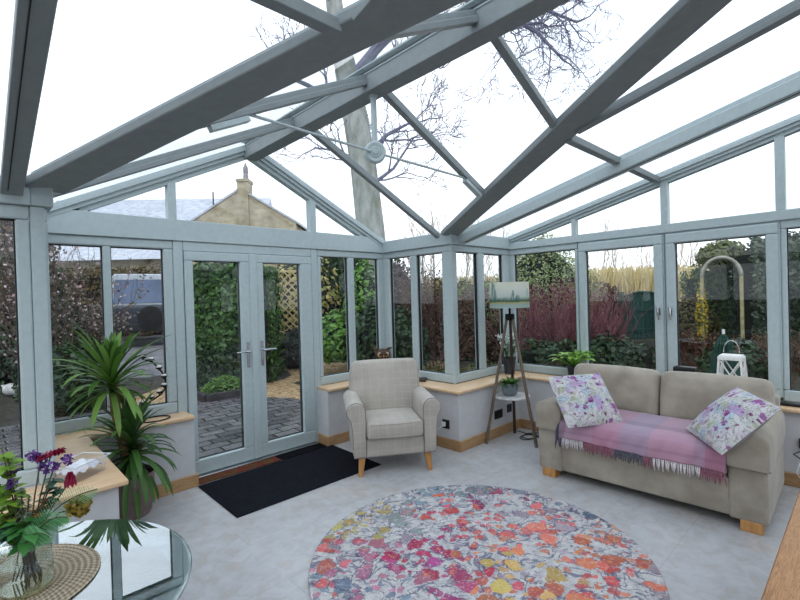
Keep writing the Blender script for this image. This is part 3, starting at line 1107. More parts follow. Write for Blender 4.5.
for sx_ in (-1, 1):
    mb = MB()
    mb.bar((sx_ * 0.300, 0.035, 0.0), (sx_ * 0.282, 0.050, 0.165), 0.034, 0.034, (0, 1, 0), 0, 0.056, 0.056)
    mb.build('leg', M['legwood'], ch, bevel=0.004, label='tapered wooden leg')
    mb = MB()
    mb.bar((sx_ * 0.285, 0.62, 0.0), (sx_ * 0.265, 0.55, 0.165), 0.034, 0.034, (0, 1, 0), 0, 0.05, 0.05)
    mb.build('leg', M['legwood'], ch, bevel=0.004, label='tapered wooden leg')

# ---- sofa (local +x right in the photo, +y back)
so_ = thing('sofa', (3.38, 1.185, 0), 'two-seat taupe fabric sofa with padded arms, back to the windows', 'sofa', R(-88.8))
F = M['sofafab']
mb = MB()
mb.rbox((0, 0.44, 0.185), (0.56, 0.42, 0.118), 0.015, n=4)
mb.build('seat_base', F, so_, smooth='auto')
mb = MB()
mb.rbox((0, 0.305, 0.392), (0.538, 0.315, 0.085), 0.035, (0, 0.008, 0.012), 9)
mb.build('seat_cushion', F, so_, smooth=True)
for s in (-1, 1):
    mb = MB()
    mb.rbox((s * 0.642, 0.435, 0.245), (0.098, 0.43, 0.185), 0.018, (0.01, 0, 0), 6)
    a = mb.build('arm', F, so_, smooth='auto')
    MAT[a.name] = MAT[so_.name]
    mb = MB()
    prof = []
    hw = 0.112
    for x_, z_ in ((-hw + 0.006, 0.0), (-hw, 0.05), (-hw, 0.13)):
        prof.append((x_, z_))
    for k in range(1, 12):
        t = PI - PI * k / 12
        prof.append((hw * math.copysign(abs(math.cos(t)) ** 0.7, math.cos(t)), 0.15 + 0.112 * math.sin(t) ** 0.75))
    for x_, z_ in ((hw, 0.13), (hw, 0.05), (hw - 0.006, 0.0)):
        prof.append((x_, z_))
    n = len(prof)
    ys = [(-0.022, 0.90), (-0.018, 0.96), (-0.004, 0.995), (0.03, 1.0), (0.45, 1.0), (0.84, 0.99), (0.868, 0.96)]
    vs = []
    for y, k in ys:
        for x_, z_ in prof:
            vs.append((s * 0.642 + x_ * k, y, 0.390 + 0.115 + (z_ * 0.86 - 0.115) * (k if z_ > .1 else (1 - (1 - k) * .3))))
    fs = [tuple(range(n)), tuple(range(len(vs) - 1, len(vs) - n - 1, -1))]
    for i in range(len(ys) - 1):
        for j in range(n):
            j2 = (j + 1) % n
            fs.append((i * n + j, i * n + j2, (i + 1) * n + j2, (i + 1) * n + j)[::-1])
    mb.add(vs, fs)
    mb.build('arm_cover', F, a, smooth='auto', angle=50)
    # back corner of the seam line under the cover
    mb = MB()
    mb.tube([(s * 0.642 - 0.112, 0.0, 0.394), (s * 0.642 - 0.104, -0.012, 0.394), (s * 0.642 + 0.104, -0.012, 0.394), (s * 0.642 + 0.112, 0.0, 0.394)], 0.004, 6)
    mb.build('piping', M['backfab'], a)
for s in (-1, 1):
    mb = MB()
    bxf = Matrix.Translation((s * 0.358, 0.655, 0.635)) @ Matrix.Rotation(R(-12), 4, 'X')
    mb.rbox((0, 0, 0), (0.352, 0.085, 0.200), 0.06, (0.004, 0.03, 0.012), 9, bxf)
    mb.build('back_cushion', F, so_, smooth=True)
mb = MB()
mb.rbox((0, 0.83, 0.385), (0.725, 0.055, 0.32), 0.03, n=5)
mb.build('back_frame', F, so_, smooth='auto')
for s in (-1, 1):
    for y in (0.055, 0.80):
        mb = MB()
        mb.box(s * 0.655 - 0.055, s * 0.655 + 0.055, y - 0.05, y + 0.05, 0, 0.068)
        mb.build('foot', M['legwood'], so_, bevel=0.004, label='square wooden foot')

# ---- throw over the seat
th = thing('throw_blanket', (3.38, 1.185, 0), 'pink and mauve checked throw with fringe spread over the sofa seat', 'throw', R(-88.8))
path = [(0.50, 0.505), (0.40, 0.506), (0.28, 0.507), (0.16, 0.505), (0.06, 0.500), (0.015, 0.492), (-0.012, 0.475), (-0.024, 0.45), (-0.030, 0.42), (-0.034, 0.385), (-0.036, 0.355)]
def tp(u, v):
    x = -0.545 + 1.085 * u
    t = v * (len(path) - 1)
    i = min(int(t), len(path) - 2)
    fr = t - i
    y = path[i][0] + (path[i + 1][0] - path[i][0]) * fr
    z = path[i][1] + (path[i + 1][1] - path[i][1]) * fr
    dz = 0.006 * math.sin(u * 19 + v * 3) * (0.3 + v) + 0.004 * math.sin(u * 43 + 1 + v * 7)
    edge = 0.0
    if v < 0.6:
        z += dz * 0.35
    else:
        y -= abs(dz) * 1.4
        z += 0.012 * math.sin(u * 7 + 0.7) * (v - 0.6) - (0.03 * max(0, u - 0.88) / 0.12) * (v - .6)
    if u < 0.05:
        z -= (0.05 - u) * 0.25 * v
    return (x, y, z)
mb = MB()
mb.grid(tp, 60, 30)
mb.build('cloth', M['throw'], th, smooth=True, solid=0.006)
fr_cols = [simple('fringe cream', (226, 220, 222), (206, 198, 204), 60, 0.95), simple('fringe rose', (164, 100, 124), (140, 82, 106), 60, 0.95), simple('fringe slate', (96, 100, 116), (76, 80, 98), 60, 0.95)]
def frcol(u):
    for lim, c in ((0.02, 2), (0.17, 0), (0.40, 1), (0.57, 2), (0.62, 1), (0.88, 0), (1.01, 1)):
        if u < lim:
            return c
mb = MB()
for i in range(100):
    u = (i + 0.5) / 100
    x, y, z = tp(u, 1.0)
    mb.cur = frcol(u + random.uniform(-.01, .01))
    ln = random.uniform(0.058, 0.085)
    dx = random.uniform(-0.012, 0.012)
    mb.tube([(x, y, z + 0.006), (x + dx * .4, y - 0.004, z - ln * 0.5), (x + dx, y - 0.002, z - ln)], [0.0034, 0.0042, 0.0024], 5)
mb.build('fringe', fr_cols, th, smooth=True, kind='stuff')
# corner of fringe spilling at the arm side
mb = MB()
for i in range(16):
    x, y, z = tp(0.0, 0.55 + 0.45 * i / 15)
    mb.tube([(x + 0.004, y - 0.006, z + 0.002), (x - 0.006, y - 0.03, z - 0.03), (x + random.uniform(-.012, .004), y - 0.036, z - 0.075)], [0.0034, 0.004, 0.0022], 5)
mb.build('fringe_corner', fr_cols[2], th, smooth=True)

# ---- cushions
def pillow(name, loc, mat, label, size, thick, spin, face, tilt=0.0, pinch=0.0, sag=0.0):
    """square pillow: face = normal direction, spin = roll of the square about the normal"""
    t = thing(name, loc, label, 'cushion')
    nrm = Vector(face).normalized()
    upv = Vector((0, 0, 1))
    xx = upv.cross(nrm).normalized()
    yy = nrm.cross(xx)
    c, s = math.cos(spin), math.sin(spin)
    ax, ay_ = xx * c + yy * s, yy * c - xx * s
    def surf(sg):
        def fn(u, v):
            a, b = u * 2 - 1, v * 2 - 1
            fx = 1 - 0.10 * (1 - a * a) * 0 - 0.07 * (1 - b * b) * 0
            e1 = 1 - 0.075 * (1 - b * b) * abs(a) ** 3
            e2 = 1 - 0.075 * (1 - a * a) * abs(b) ** 3
            h = thick * ((1 - a * a) ** 0.55) * ((1 - b * b) ** 0.55)
            if pinch and sg > 0:
                h -= pinch * math.exp(-((a - 0.15) ** 2 + (b + 0.72) ** 2) / 0.03) + pinch * .5 * math.exp(-((a + b * .6) ** 2) / 0.012) * (1 - b * b)
            h += 0.006 * math.sin(a * 5 + b * 3) * (1 - a * a) * (1 - b * b)
            p = ax * (a * e2 * size / 2 * 1.0) + ay_ * (b * e1 * size / 2) + nrm * (sg * h)
            p += nrm * (-sag * (a * a + b * b) * 0.5)
            return p
        return fn
    f = MB()
    f.grid(surf(1), 26, 26)
    f.build('front_cover', mat[0], t, smooth=True)
    b = MB()
    b.grid(surf(-1), 18, 18)
    bm_ = b
    bm_.f = [q[::-1] for q in bm_.f]
    bm_.uv = {k: v[::-1] for k, v in bm_.uv.items()}
    b.build('back_cover', mat[1], t, smooth=True)
    return t
pillow('cushion', (3.455, 1.567, 0.655), (M['floral'], M['backfab']), 'floral cushion leaning in the left corner of the sofa', 0.45, 0.075, R(1.5), (-0.439, -0.573, 0.692))
pillow('cushion', (3.483, 0.642, 0.658), (M['floral'], M['backfab']), 'floral cushion with grey back, tipped on its corner by the right sofa arm', 0.43, 0.08, R(83), (-0.475, 0.483, 0.735), pinch=0.02)

# ---- tripod floor lamp with shelf
lamp = thing('floor_lamp', (3.946, 2.538, 0), 'tripod floor lamp with landscape-printed drum shade and round shelf', 'floor lamp')
LC = Vector((3.946, 2.538, 0))
feet = [(3.698, 2.690), (3.923, 2.262), (4.19, 2.67)]
top = Vector((3.946, 2.538, 1.262))
for i, (fx, fy) in enumerate(feet):
    mb = MB()
    f0 = Vector((fx, fy, 0.0))
    tp0 = top + (f0 - LC).normalized() * 0.03
    mb.bar(f0, tp0, 0.030, 0.022, (fx - LC.x, fy - LC.y, 0), 0, 0.026, 0.020)
    mb.build('leg', M['tripod'] if i < 2 else M['tripod_dark'], lamp, world=True, bevel=0.003)
mb = MB()
mb.lathe([(0.0, 1.225), (0.042, 1.225), (0.046, 1.232), (0.046, 1.285), (0.040, 1.29), (0, 1.29)], 18, LC)
mb.build('hub', M['blackiron'], lamp, world=True, smooth='auto')
mb = MB()
mb.tube([LC + Vector((0, 0, 1.285)), LC + Vector((0, 0, 1.46))], 0.011, 10)
mb.lathe([(0.018, 1.42), (0.018, 1.49), (0.0, 1.49)], 12, LC)
mb.build('stem', M['blackiron'], lamp, world=True, smooth='auto')
marble = simple('white marble', (214, 214, 212), (180, 182, 184), 9, 0.3, stretch=(1, 3, 1), detail=6)
mb = MB()
mb.lathe([(0.0, 0.448), (0.175, 0.448), (0.178, 0.452), (0.178, 0.464), (0.175, 0.467), (0, 0.467)], 40, LC)
mb.build('shelf', marble, lamp, world=True, smooth='auto')
def shade_mat():
    m, nt, N, L = new_mat('printed landscape shade')
    t = coords(nt)
    s = node(nt, 'ShaderNodeSeparateXYZ')
    L.new(t, s.inputs[0])
    n_ = noise(nt, coords(nt, 'Object', (8, 8, 3)), 2.2, 4, 0.6)
    z = math_n(nt, 'MULTIPLY', math_n(nt, 'SUBTRACT', s.outputs[2], 1.355), 1 / 0.255)
    zz = math_n(nt, 'ADD', z, math_n(nt, 'MULTIPLY', math_n(nt, 'SUBTRACT', n_, 0.5), 0.10))
    r = ramp(nt, [(0.0, (208, 224, 222)), (0.14, (196, 212, 206)), (0.20, (214, 206, 150)), (0.26, (96, 128, 116)), (0.31, (160, 184, 170)), (0.42, (226, 234, 230)), (0.7, (238, 240, 234)), (1.0, (236, 238, 226))])
    L.new(zz, r.inputs[0])
    # trees
    tr = noise(nt, coords(nt, 'Object', (30, 30, 4)), 1.0, 3, 0.6)
    hmod = noise(nt, coords(nt, 'Object', (7, 7, 0)), 1.3, 2)
    lim = math_n(nt, 'MULTIPLY', math_n(nt, 'SUBTRACT', hmod, 0.44), 4.5)
    k = math_n(nt, 'MULTIPLY', math_n(nt, 'GREATER_THAN', tr, 0.50), math_n(nt, 'LESS_THAN', z, math_n(nt, 'ADD', 0.28, lim)))
    k = math_n(nt, 'MULTIPLY', k, math_n(nt, 'GREATER_THAN', z, 0.26))
    c = mixc(nt, math_n(nt, 'MULTIPLY', k, 0.62), r.outputs[0], mixc(nt, tr, lin((120, 166, 172)), lin((62, 110, 98))))
    d = node(nt, 'ShaderNodeBsdfDiffuse')
    L.new(c, d.inputs[0])
    tl = node(nt, 'ShaderNodeBsdfTranslucent')
    L.new(c, tl.inputs[0])
    mx = node(nt, 'ShaderNodeMixShader')
    mx.inputs[0].default_value = 0.5
    L.new(d.outputs[0], mx.inputs[1])
    L.new(tl.outputs[0], mx.inputs[2])
    o_ = node(nt, 'ShaderNodeOutputMaterial')
    L.new(mx.outputs[0], o_.inputs[0])
    return m
mb = MB()
mb.lathe([(0.195, 1.352), (0.197, 1.354), (0.193, 1.606), (0.191, 1.608), (0.189, 1.604), (0.193, 1.354), (0.195, 1.352)], 48, LC)
mb.build('lamp_shade', shade_mat(), lamp, world=True, smooth='auto')

# ---- plants -----------------------------------------------------
G_bright = foliage_mat('bright green leaf', [(96, 150, 52), (128, 176, 70), (156, 196, 96), (110, 160, 60)], 0.35, 0.3)
G_mid = foliage_mat('mid green leaf', [(52, 92, 36), (74, 116, 46), (92, 130, 58)], 0.4, 0.25)
G_yucca = foliage_mat('yucca leaf', [(56, 90, 42), (74, 112, 48), (98, 138, 60), (130, 164, 86)], 0.35, 0.25)
G_dark = foliage_mat('dark strap leaf', [(52, 86, 46), (70, 108, 54), (96, 134, 72)], 0.35, 0.2)
M['soil'] = simple('potting soil', (52, 42, 34), (34, 27, 22), 60, 0.95, bump=0.4)
M['bark'] = simple('yucca bark', (150, 126, 96), (110, 88, 64), 24, 0.9, bump=0.4, stretch=(1, 1, 0.3))

def pot(parent, prof, mat, c, soil_r, soil_z, name='pot', n=32):
    mb = MB()
    mb.lathe(prof, n, c)
    mb.build(name, mat, parent, smooth='auto', world=True)
    mb = MB()
    mb.lathe([(0.0, soil_z), (soil_r, soil_z - 0.003)], 20, c)
    mb.build('soil', M['soil'], parent, world=True)

# succulent-like plant on the lamp shelf
glaze = simple('blue grey glaze', (118, 130, 134), (92, 104, 110), 12, 0.35)
c = Vector((3.925, 2.548, 0.467))
pl = thing('potted_plant', c, 'small leafy plant in a rounded grey-blue pot on the lamp shelf', 'plant')
pot(pl, [(0.0, 0.0), (0.045, 0.0), (0.07, 0.025), (0.083, 0.065), (0.082, 0.10), (0.074, 0.128), (0.068, 0.128), (0.074, 0.10), (0.06, 0.10)], glaze, c, 0.072, 0.11)
mb = MB()
for i in range(110):
    a = random.uniform(0, 2 * PI)
    el = random.uniform(0.05, 1.0)
    r0 = random.uniform(0, 0.06)
    p = c + Vector((r0 * math.cos(a), r0 * math.sin(a), 0.11 + random.uniform(0, 0.03)))
    mb.leaf(p, (math.cos(a), math.sin(a), el * 0.9), (0, 0, 1), random.uniform(0.07, 0.125), 0.024, 0.25, 2)
mb.build('foliage', G_mid, pl, world=True, smooth=True)

# dark pot on the corner sill with pale flowers
slate = simple('slate glaze', (62, 66, 76), (46, 50, 60), 14, 0.4)
c = Vector((4.42, 2.865, ZS))
pl = thing('potted_plant', c, 'white-tipped plant in a tall slate pot on the corner sill behind the lamp', 'plant')
pot(pl, [(0.0, 0.0), (0.055, 0.0), (0.072, 0.16), (0.078, 0.185), (0.072, 0.185), (0.066, 0.16)], slate, c, 0.066, 0.165)
mb = MB()
fl = MB()
for i in range(46):
    a = random.uniform(0, 2 * PI)
    h = random.uniform(0.10, 0.30)
    sp_ = random.uniform(0.04, 0.17)
    p0 = c + Vector((0.03 * math.cos(a), 0.03 * math.sin(a), 0.175))
    p1 = c + Vector((sp_ * math.cos(a), sp_ * math.sin(a) * .6, 0.175 + h))
    mb.tube([p0, (p0 + p1) / 2 + Vector((0, 0, 0.03)), p1], 0.0022, 4)
    for k in range(4):
        q = p0.lerp(p1, 0.4 + 0.15 * k)
        mb.leaf(q, (math.cos(a + k * 2), math.sin(a + k * 2), 0.4), (0, 0, 1), 0.05, 0.013, 0.2, 2)
    if i % 2 == 0:
        for k in range(5):
            fl.card(p1 + Vector((random.gauss(0, .012), random.gauss(0, .012), random.gauss(0, .012))), (random.gauss(0, 1), random.gauss(0, 1), 1), 0.014, 0.8)
mb.build('foliage', G_mid, pl, world=True)
fl.build('flowers', foliage_mat('white petals', [(226, 228, 226), (206, 210, 214)], 0.6, 0.3), pl, world=True, kind='stuff', label='small white flowers')

# bright leafy plant on the right sill
dpot = simple('dark blue pot', (52, 58, 68), (40, 46, 54), 14, 0.4)
c = Vector((4.50, 2.135, ZS))
pl = thing('potted_plant', c, 'bright green broad-leaved plant in a dark pot on the right-hand sill', 'plant')
pot(pl, [(0.0, 0.0), (0.06, 0.0), (0.075, 0.12), (0.08, 0.14), (0.073, 0.14), (0.068, 0.12)], dpot, c, 0.068, 0.125)
mb = MB()
for i in range(44):
    a = i * 2.4 + random.uniform(-.3, .3)
    t = (i + 1) / 44
    el = 2.2 - 1.7 * t + random.uniform(-.1, .2)
    ln = 0.13 + 0.05 * t + random.uniform(-.02, .03)
    d = Vector((math.cos(a), math.sin(a) * 1.1, el)).normalized()
    p0 = c + Vector((0, 0, 0.13))
    p1 = p0 + d * ln
    mb.tube([p0, p1], 0.003, 4)
    mb.leaf(p1, (d.x, d.y, d.z * 0.35), (0, 0, 1), random.uniform(0.08, 0.115), 0.062, 0.35, 4, 0.25)
mb.build('foliage', G_bright, pl, world=True, smooth=True)

# large yucca in the nook by the doors
c = Vector((0.795, 3.668, 0))
yu = thing('yucca_plant', c, 'tall two-headed yucca with arching strap leaves in the nook left of the doors', 'plant')
potm = simple('taupe pot with red marks', (150, 134, 130), (124, 106, 104), 7, 0.6)
pot(yu, [(0.0, 0.0), (0.115, 0.0), (0.13, 0.03), (0.152, 0.26), (0.158, 0.30), (0.148, 0.30), (0.14, 0.26)], potm, c, 0.142, 0.275)
mb = MB()
t1 = [c + Vector(p) for p in ((0.0, 0.0, 0.25), (-0.03, 0.0, 0.5), (-0.075, 0.0, 0.75), (-0.09, 0.0, 1.0))]
mb.tube(t1, [0.040, 0.036, 0.033, 0.03], 10)
mb.build('trunk', M['bark'], yu, world=True, smooth=True, label='bare tan trunk')
mb = MB()
mb.tube([c + Vector(p) for p in ((0.03, 0.02, 0.25), (0.05, 0.02, 0.38), (0.06, 0.02, 0.50))], [0.034, 0.03, 0.028], 10)
mb.build('trunk', M['bark'], yu, world=True, smooth=True)
def head(center, n, l0, l1, w, droop, name, mat, elo=-0.5, zspan=0.12):
    mb = MB()
    for i in range(n):
        t = i / (n - 1)
        a = i * 2.39996 + random.uniform(-.25, .25)
        el = elo + (1.45 - elo) * (t ** 0.62)
        el += random.uniform(-.15, .15)
        ln = (l0 + (l1 - l0) * math.sin(PI * min(1, 0.25 + 0.75 * t))) * random.uniform(0.8, 1.15)
        if t > .8:
            ln *= 0.8
        d = Vector((math.cos(a) * math.cos(el), math.sin(a) * math.cos(el), math.sin(el)))
        p = Vector(center) + Vector((0, 0, -zspan * (1 - t)))
        # keep the leaves inside the glazed corner
        tip = p + d * ln
        if tip.x < 0.36 or tip.y > 3.97 or tip.y < 2.85 and tip.z > 2:
            ln *= 0.62
        if tip.x > 0.97 and 0.6 < tip.z < 1.2:
            ln *= 0.66
        b = droop * (1 - 0.75 * t) * random.uniform(0.6, 1.2)
        base, dd = Vector(p), d
        side = dd.cross(Vector((0, 0, 1)))
        side = side.normalized() if side.length > 1e-3 else Vector((1, 0, 0))
        vs = []
        seg = 7
        pos = base.copy()
        cur = dd.copy()
        for k in range(seg + 1):
            s_ = k / seg
            ww = w / 2 * (0.55 + 0.9 * s_) * (1 - s_) ** 0.45 if s_ < 1 else 0.0004
            ww = min(ww, w / 2)
            nrm = side.cross(cur).normalized()
            vs += [pos - side * ww + nrm * ww * .35, pos.copy(), pos + side * ww + nrm * ww * .35]
            pos = pos + cur * (ln / seg)
            cur = (cur + Vector((0, 0, -1)) * (b / seg) * (0.6 + 1.4 * s_)).normalized()
        fs = []
        for k in range(seg):
            q = k * 3
            fs += [(q, q + 1, q + 4, q + 3), (q + 1, q + 2, q + 5, q + 4)]
        mb.add(vs, fs)
    mb.build(name, mat, yu, world=True, smooth=True)
head(c + Vector((-0.10, -0.03, 1.01)), 76, 0.33, 0.50, 0.052, 1.5, 'leaf_crown', G_yucca)
head(c + Vector((0.0, -0.04, 0.60)), 100, 0.29, 0.42, 0.052, 2.0, 'leaf_crown', G_dark, -1.0, 0.22)

# ---- owl figurine behind the armchair
c = Vector((3.455, 3.945, ZS))
owl = thing('owl_figurine', c, 'brown owl figurine on the sill behind the armchair', 'figurine')
owlm = simple('mottled brown owl', (92, 66, 48), (54, 38, 30), 34, 0.6, bump=0.3)
mb = MB()
mb.lathe([(0.0, 0.0), (0.065, 0.0), (0.082, 0.05), (0.085, 0.11), (0.07, 0.165), (0.075, 0.215), (0.092, 0.25), (0.084, 0.285), (0.045, 0.307), (0.0, 0.312)], 24, c)
fdir = Vector((-0.55, -0.83, 0)).normalized()
sdir = Vector((0.83, -0.55, 0))
for s in (-1, 1):
    p = c + sdir * (s * 0.052) + Vector((0, 0, 0.290))
    mb.tube([p, p + sdir * (s * 0.03) + Vector((0, 0, 0.025)), p + sdir * (s * 0.07) + Vector((0, 0, 0.032))], [0.026, 0.016, 0.003], 8)
mb.build('body', owlm, owl, world=True, smooth=True)
for s in (-1, 1):
    mb = MB()
    e = c + fdir * 0.072 + sdir * (s * 0.036) + Vector((0, 0, 0.253))
    q = fdir.to_track_quat('Z', 'Y').to_matrix().to_4x4()
    m2 = MB()
    m2.lathe([(0.0, 0.012), (0.028, 0.006), (0.033, -0.01)], 16)
    mb.add([e + (q @ Vector(v)) for v in m2.v], m2.f)
    d_ = mb.build('eye', simple('pale face disc', (196, 168, 140), (160, 130, 104), 40, 0.6), owl, world=True, smooth=True)
    MAT[d_.name] = MAT[owl.name]
    mb = MB()
    m2 = MB()
    m2.lathe([(0.0, 0.0185), (0.012, 0.014), (0.015, 0.006)], 12)
    mb.add([e + (q @ Vector(v)) for v in m2.v], m2.f)
    mb.build('pupil', M['black'], d_, world=True, smooth=True)
mb = MB()
b0 = c + fdir * 0.085 + Vector((0, 0, 0.243))
mb.tube([b0, b0 + fdir * 0.015 + Vector((0, 0, -0.012)), b0 + fdir * 0.012 + Vector((0, 0, -0.028))], [0.010, 0.008, 0.002], 8)
mb.build('beak', simple('horn beak', (150, 130, 90)), owl, world=True, smooth=True)

# ---- things on the sills
mb = MB()
mb.rbox((0, 0, 0.012), (0.075, 0.055, 0.012), 0.006, n=2)
o = mb.build('wallet', simple('dark brown leather', (54, 44, 36), (40, 32, 26), 30, 0.5), smooth='auto')
o.location = (3.50, 3.375, ZS)
o.rotation_euler = (0, 0, R(35))
tag(o, 'small flat dark brown case lying on the sill right of the armchair', 'case')
mb = MB()
mb.rbox((0, 0, 0.115), (0.045, 0.085, 0.115), 0.014, n=3)
o = thing('speaker', (4.515, 1.145, ZS), 'small black speaker box on the sill behind the sofa', 'speaker')
mb.build('body', M['black'], o, smooth='auto')
mb = MB()
mb.box(-0.0475, -0.044, -0.068, 0.068, 0.02, 0.21)
mb.build('grille', simple('speaker cloth', (40, 40, 42), (30, 30, 32), 200, 0.9), o)
mb = MB()
mb.rbox((0, 0, 0.012), (0.035, 0.10, 0.012), 0.008, n=3)
o = mb.build('remote_control', M['black'], smooth='auto')
o.location = (4.49, 0.42, ZS)
tag(o, 'flat black remote lying at the right end of the sill', 'remote')

# white lantern
c = Vector((4.515, 0.81, ZS))
ln = thing('lantern', c, 'white wooden lantern with crossed sides on the sill behind the sofa', 'lantern')
hb, ht, H = 0.092, 0.072, 0.345
mb = MB()
for sxx in (-1, 1):
    for syy in (-1, 1):
        mb.bar(c + Vector((sxx * hb, syy * hb, 0.02)), c + Vector((sxx * ht, syy * ht, H)), 0.016, 0.016, (0, 1, 0))
for z, h_ in ((0.03, hb), (H - 0.012, ht + 0.002)):
    for k in range(4):
        a = [(-1, -1), (1, -1), (1, 1), (-1, 1)]
        p, q = a[k], a[(k + 1) % 4]
        mb.bar(c + Vector((p[0] * h_, p[1] * h_, z)), c + Vector((q[0] * h_, q[1] * h_, z)), 0.018, 0.026)
mb.build('frame', M['white'], ln, world=True, bevel=0.002)
mb = MB()
corners = [(-1, -1), (1, -1), (1, 1), (-1, 1)]
for k in range(4):
    p, q = corners[k], corners[(k + 1) % 4]
    mb.bar(c + Vector((p[0] * hb, p[1] * hb, 0.045)), c + Vector((q[0] * ht, q[1] * ht, H - 0.02)), 0.009, 0.009)
    mb.bar(c + Vector((q[0] * hb, q[1] * hb, 0.045)), c + Vector((p[0] * ht, p[1] * ht, H - 0.02)), 0.009, 0.009)
mb.build('cross_brace', M['white'], ln, world=True)
mb = MB()
mb.box(c.x - hb - .01, c.x + hb + .01, c.y - hb - .01, c.y + hb + .01, c.z, c.z + 0.018)
mb.build('base', M['white'], ln, world=True, bevel=0.003)
mb = MB()
mb.prism([(c.x - .074, c.y - .074), (c.x + .074, c.y - .074), (c.x + .074, c.y + .074), (c.x - .074, c.y + .074)], c.z + H, c.z + H + 0.012, 'z')
mb.build('top', M['white'], ln, world=True, smooth='auto')
mb = MB()
pts = []
for k in range(13):
    t = PI * k / 12
    pts.append(c + Vector((0, 0.055 * math.cos(t), H + 0.03 + 0.10 * math.sin(t))))
mb.tube(pts, 0.004, 6)
mb.build('handle', M['chrome'], ln, world=True, smooth=True, label='thin metal carrying loop')
mb = MB()
mb.lathe([(0.0, 0.018), (0.03, 0.018), (0.03, 0.11), (0.0, 0.112)], 16, c)
o = mb.build('candle', simple('ivory wax', (232, 226, 210), (222, 214, 196), 20, 0.5), smooth='auto')
tag(o, 'ivory pillar candle inside the white lantern', 'candle')

# ---- spiral tealight holder
c = Vector((1.035, 3.92, ZS))
cs = thing('candle_holder', c, 'black iron spiral candle holder on the sill left of the doors', 'candle holder')
mb = MB()
ring = [c + Vector((0.105 * math.cos(2 * PI * k / 32), 0.085 * math.sin(2 * PI * k / 32), 0.005)) for k in range(33)]
mb.tube(ring, 0.005, 6, cap=False)
mb.build('base_ring', M['blackiron'], cs, world=True, smooth=True)
cups = [(0.971, 1.086), (1.020, 1.065), (1.068, 0.996), (1.095, 0.928), (1.093, 0.857), (1.062, 0.807), (1.011, 0.768), (0.954, 0.732), (0.919, 0.712), (0.945, 0.690)]
mb = MB()
sp_pts = []
for i, (x, z) in enumerate(cups):
    yy = 3.92 + 0.045 * math.cos(i * 0.7 + 0.6)
    cups[i] = (x, yy, z)
    sp_pts.append(Vector((x + 0.012, yy, z - 0.028)))
arc = [sp_pts[0]] + sp_pts[1:] + [Vector((0.93, 3.93, 0.62)), Vector((0.935, 3.90, ZS + 0.006))]
mb.tube(arc, 0.0065, 6)
mb.build('spiral_arm', M['blackiron'], cs, world=True, smooth=True)
tl_names = ['highest', 'second highest', 'third from the top', 'fourth from the top', 'fifth from the top', 'fifth from the bottom', 'fourth from the bottom', 'third from the bottom', 'second from the bottom', 'lowest']
wax = simple('white wax', (240, 238, 232), (232, 230, 224), 40, 0.45)
for i, (x, y, z) in enumerate(cups):
    mb = MB()
    mb.lathe([(0.0, -0.020), (0.006, -0.028), (0.006, -0.02), (0.021, -0.014), (0.023, -0.002), (0.021, -0.002), (0.019, -0.011), (0, -0.011)], 14, (x, y, z))
    mb.build('cup', M['blackiron'], cs, world=True, smooth='auto')
    mb = MB()
    mb.lathe([(0.0, -0.010), (0.0185, -0.010), (0.0185, 0.008), (0.016, 0.009), (0.0, 0.0085)], 14, (0, 0, 0))
    mb.tube([(0, 0, 0.0085), (0.001, 0, 0.015)], 0.001, 4)
    o = mb.build('tealight', wax, smooth='auto')
    o.location = (x, y, z)
    tag(o, 'white tealight, %s on the spiral candle holder' % tl_names[i], 'candle', 'tealights on the spiral holder')

# ---- clear plastic box on the left sill
clear = glass_mat('clear plastic', (0.92, 0.93, 0.97), 0.10, 2.0, 0.6, 0.15)
c = Vector((0.405, 2.955, ZS))
o = thing('plastic_box', c, 'clear plastic box of white tissue on the left sill corner', 'box', R(38))
mb = MB()
def ring_box(hx, hy, z):
    return [(-hx, -hy, z), (hx, -hy, z), (hx, hy, z), (-hx, hy, z)]
vs = ring_box(0.095, 0.065, 0.0) + ring_box(0.108, 0.078, 0.085)
mb.add(vs, [(0, 1, 2, 3), (0, 1, 5, 4), (1, 2, 6, 5), (2, 3, 7, 6), (3, 0, 4, 7)])
mb.build('tub', clear, o)
mb = MB()
vs = ring_box(0.108, 0.078, 0.085) + ring_box(0.118, 0.088, 0.087) + ring_box(0.118, 0.088, 0.082)
mb.add(vs, [(0, 1, 5, 4), (1, 2, 6, 5), (2, 3, 7, 6), (3, 0, 4, 7), (4, 5, 9, 8), (5, 6, 10, 9), (6, 7, 11, 10), (7, 4, 8, 11)])
mb.build('rim', simple('clear rim', (214, 218, 226), (200, 204, 214), 40, 0.2), o)
mb = MB()
def tis(u, v):
    a, b = u * 2 - 1, v * 2 - 1
    return (a * 0.092, b * 0.064, 0.045 + 0.035 * (1 - a * a) * (1 - b * b) + 0.012 * math.sin(a * 9 + b * 4) * math.cos(b * 7))
mb.grid(tis, 18, 14)
t_ = mb.build('tissue', simple('white tissue', (228, 230, 236), (212, 214, 222), 20, 0.9), o, smooth=True)

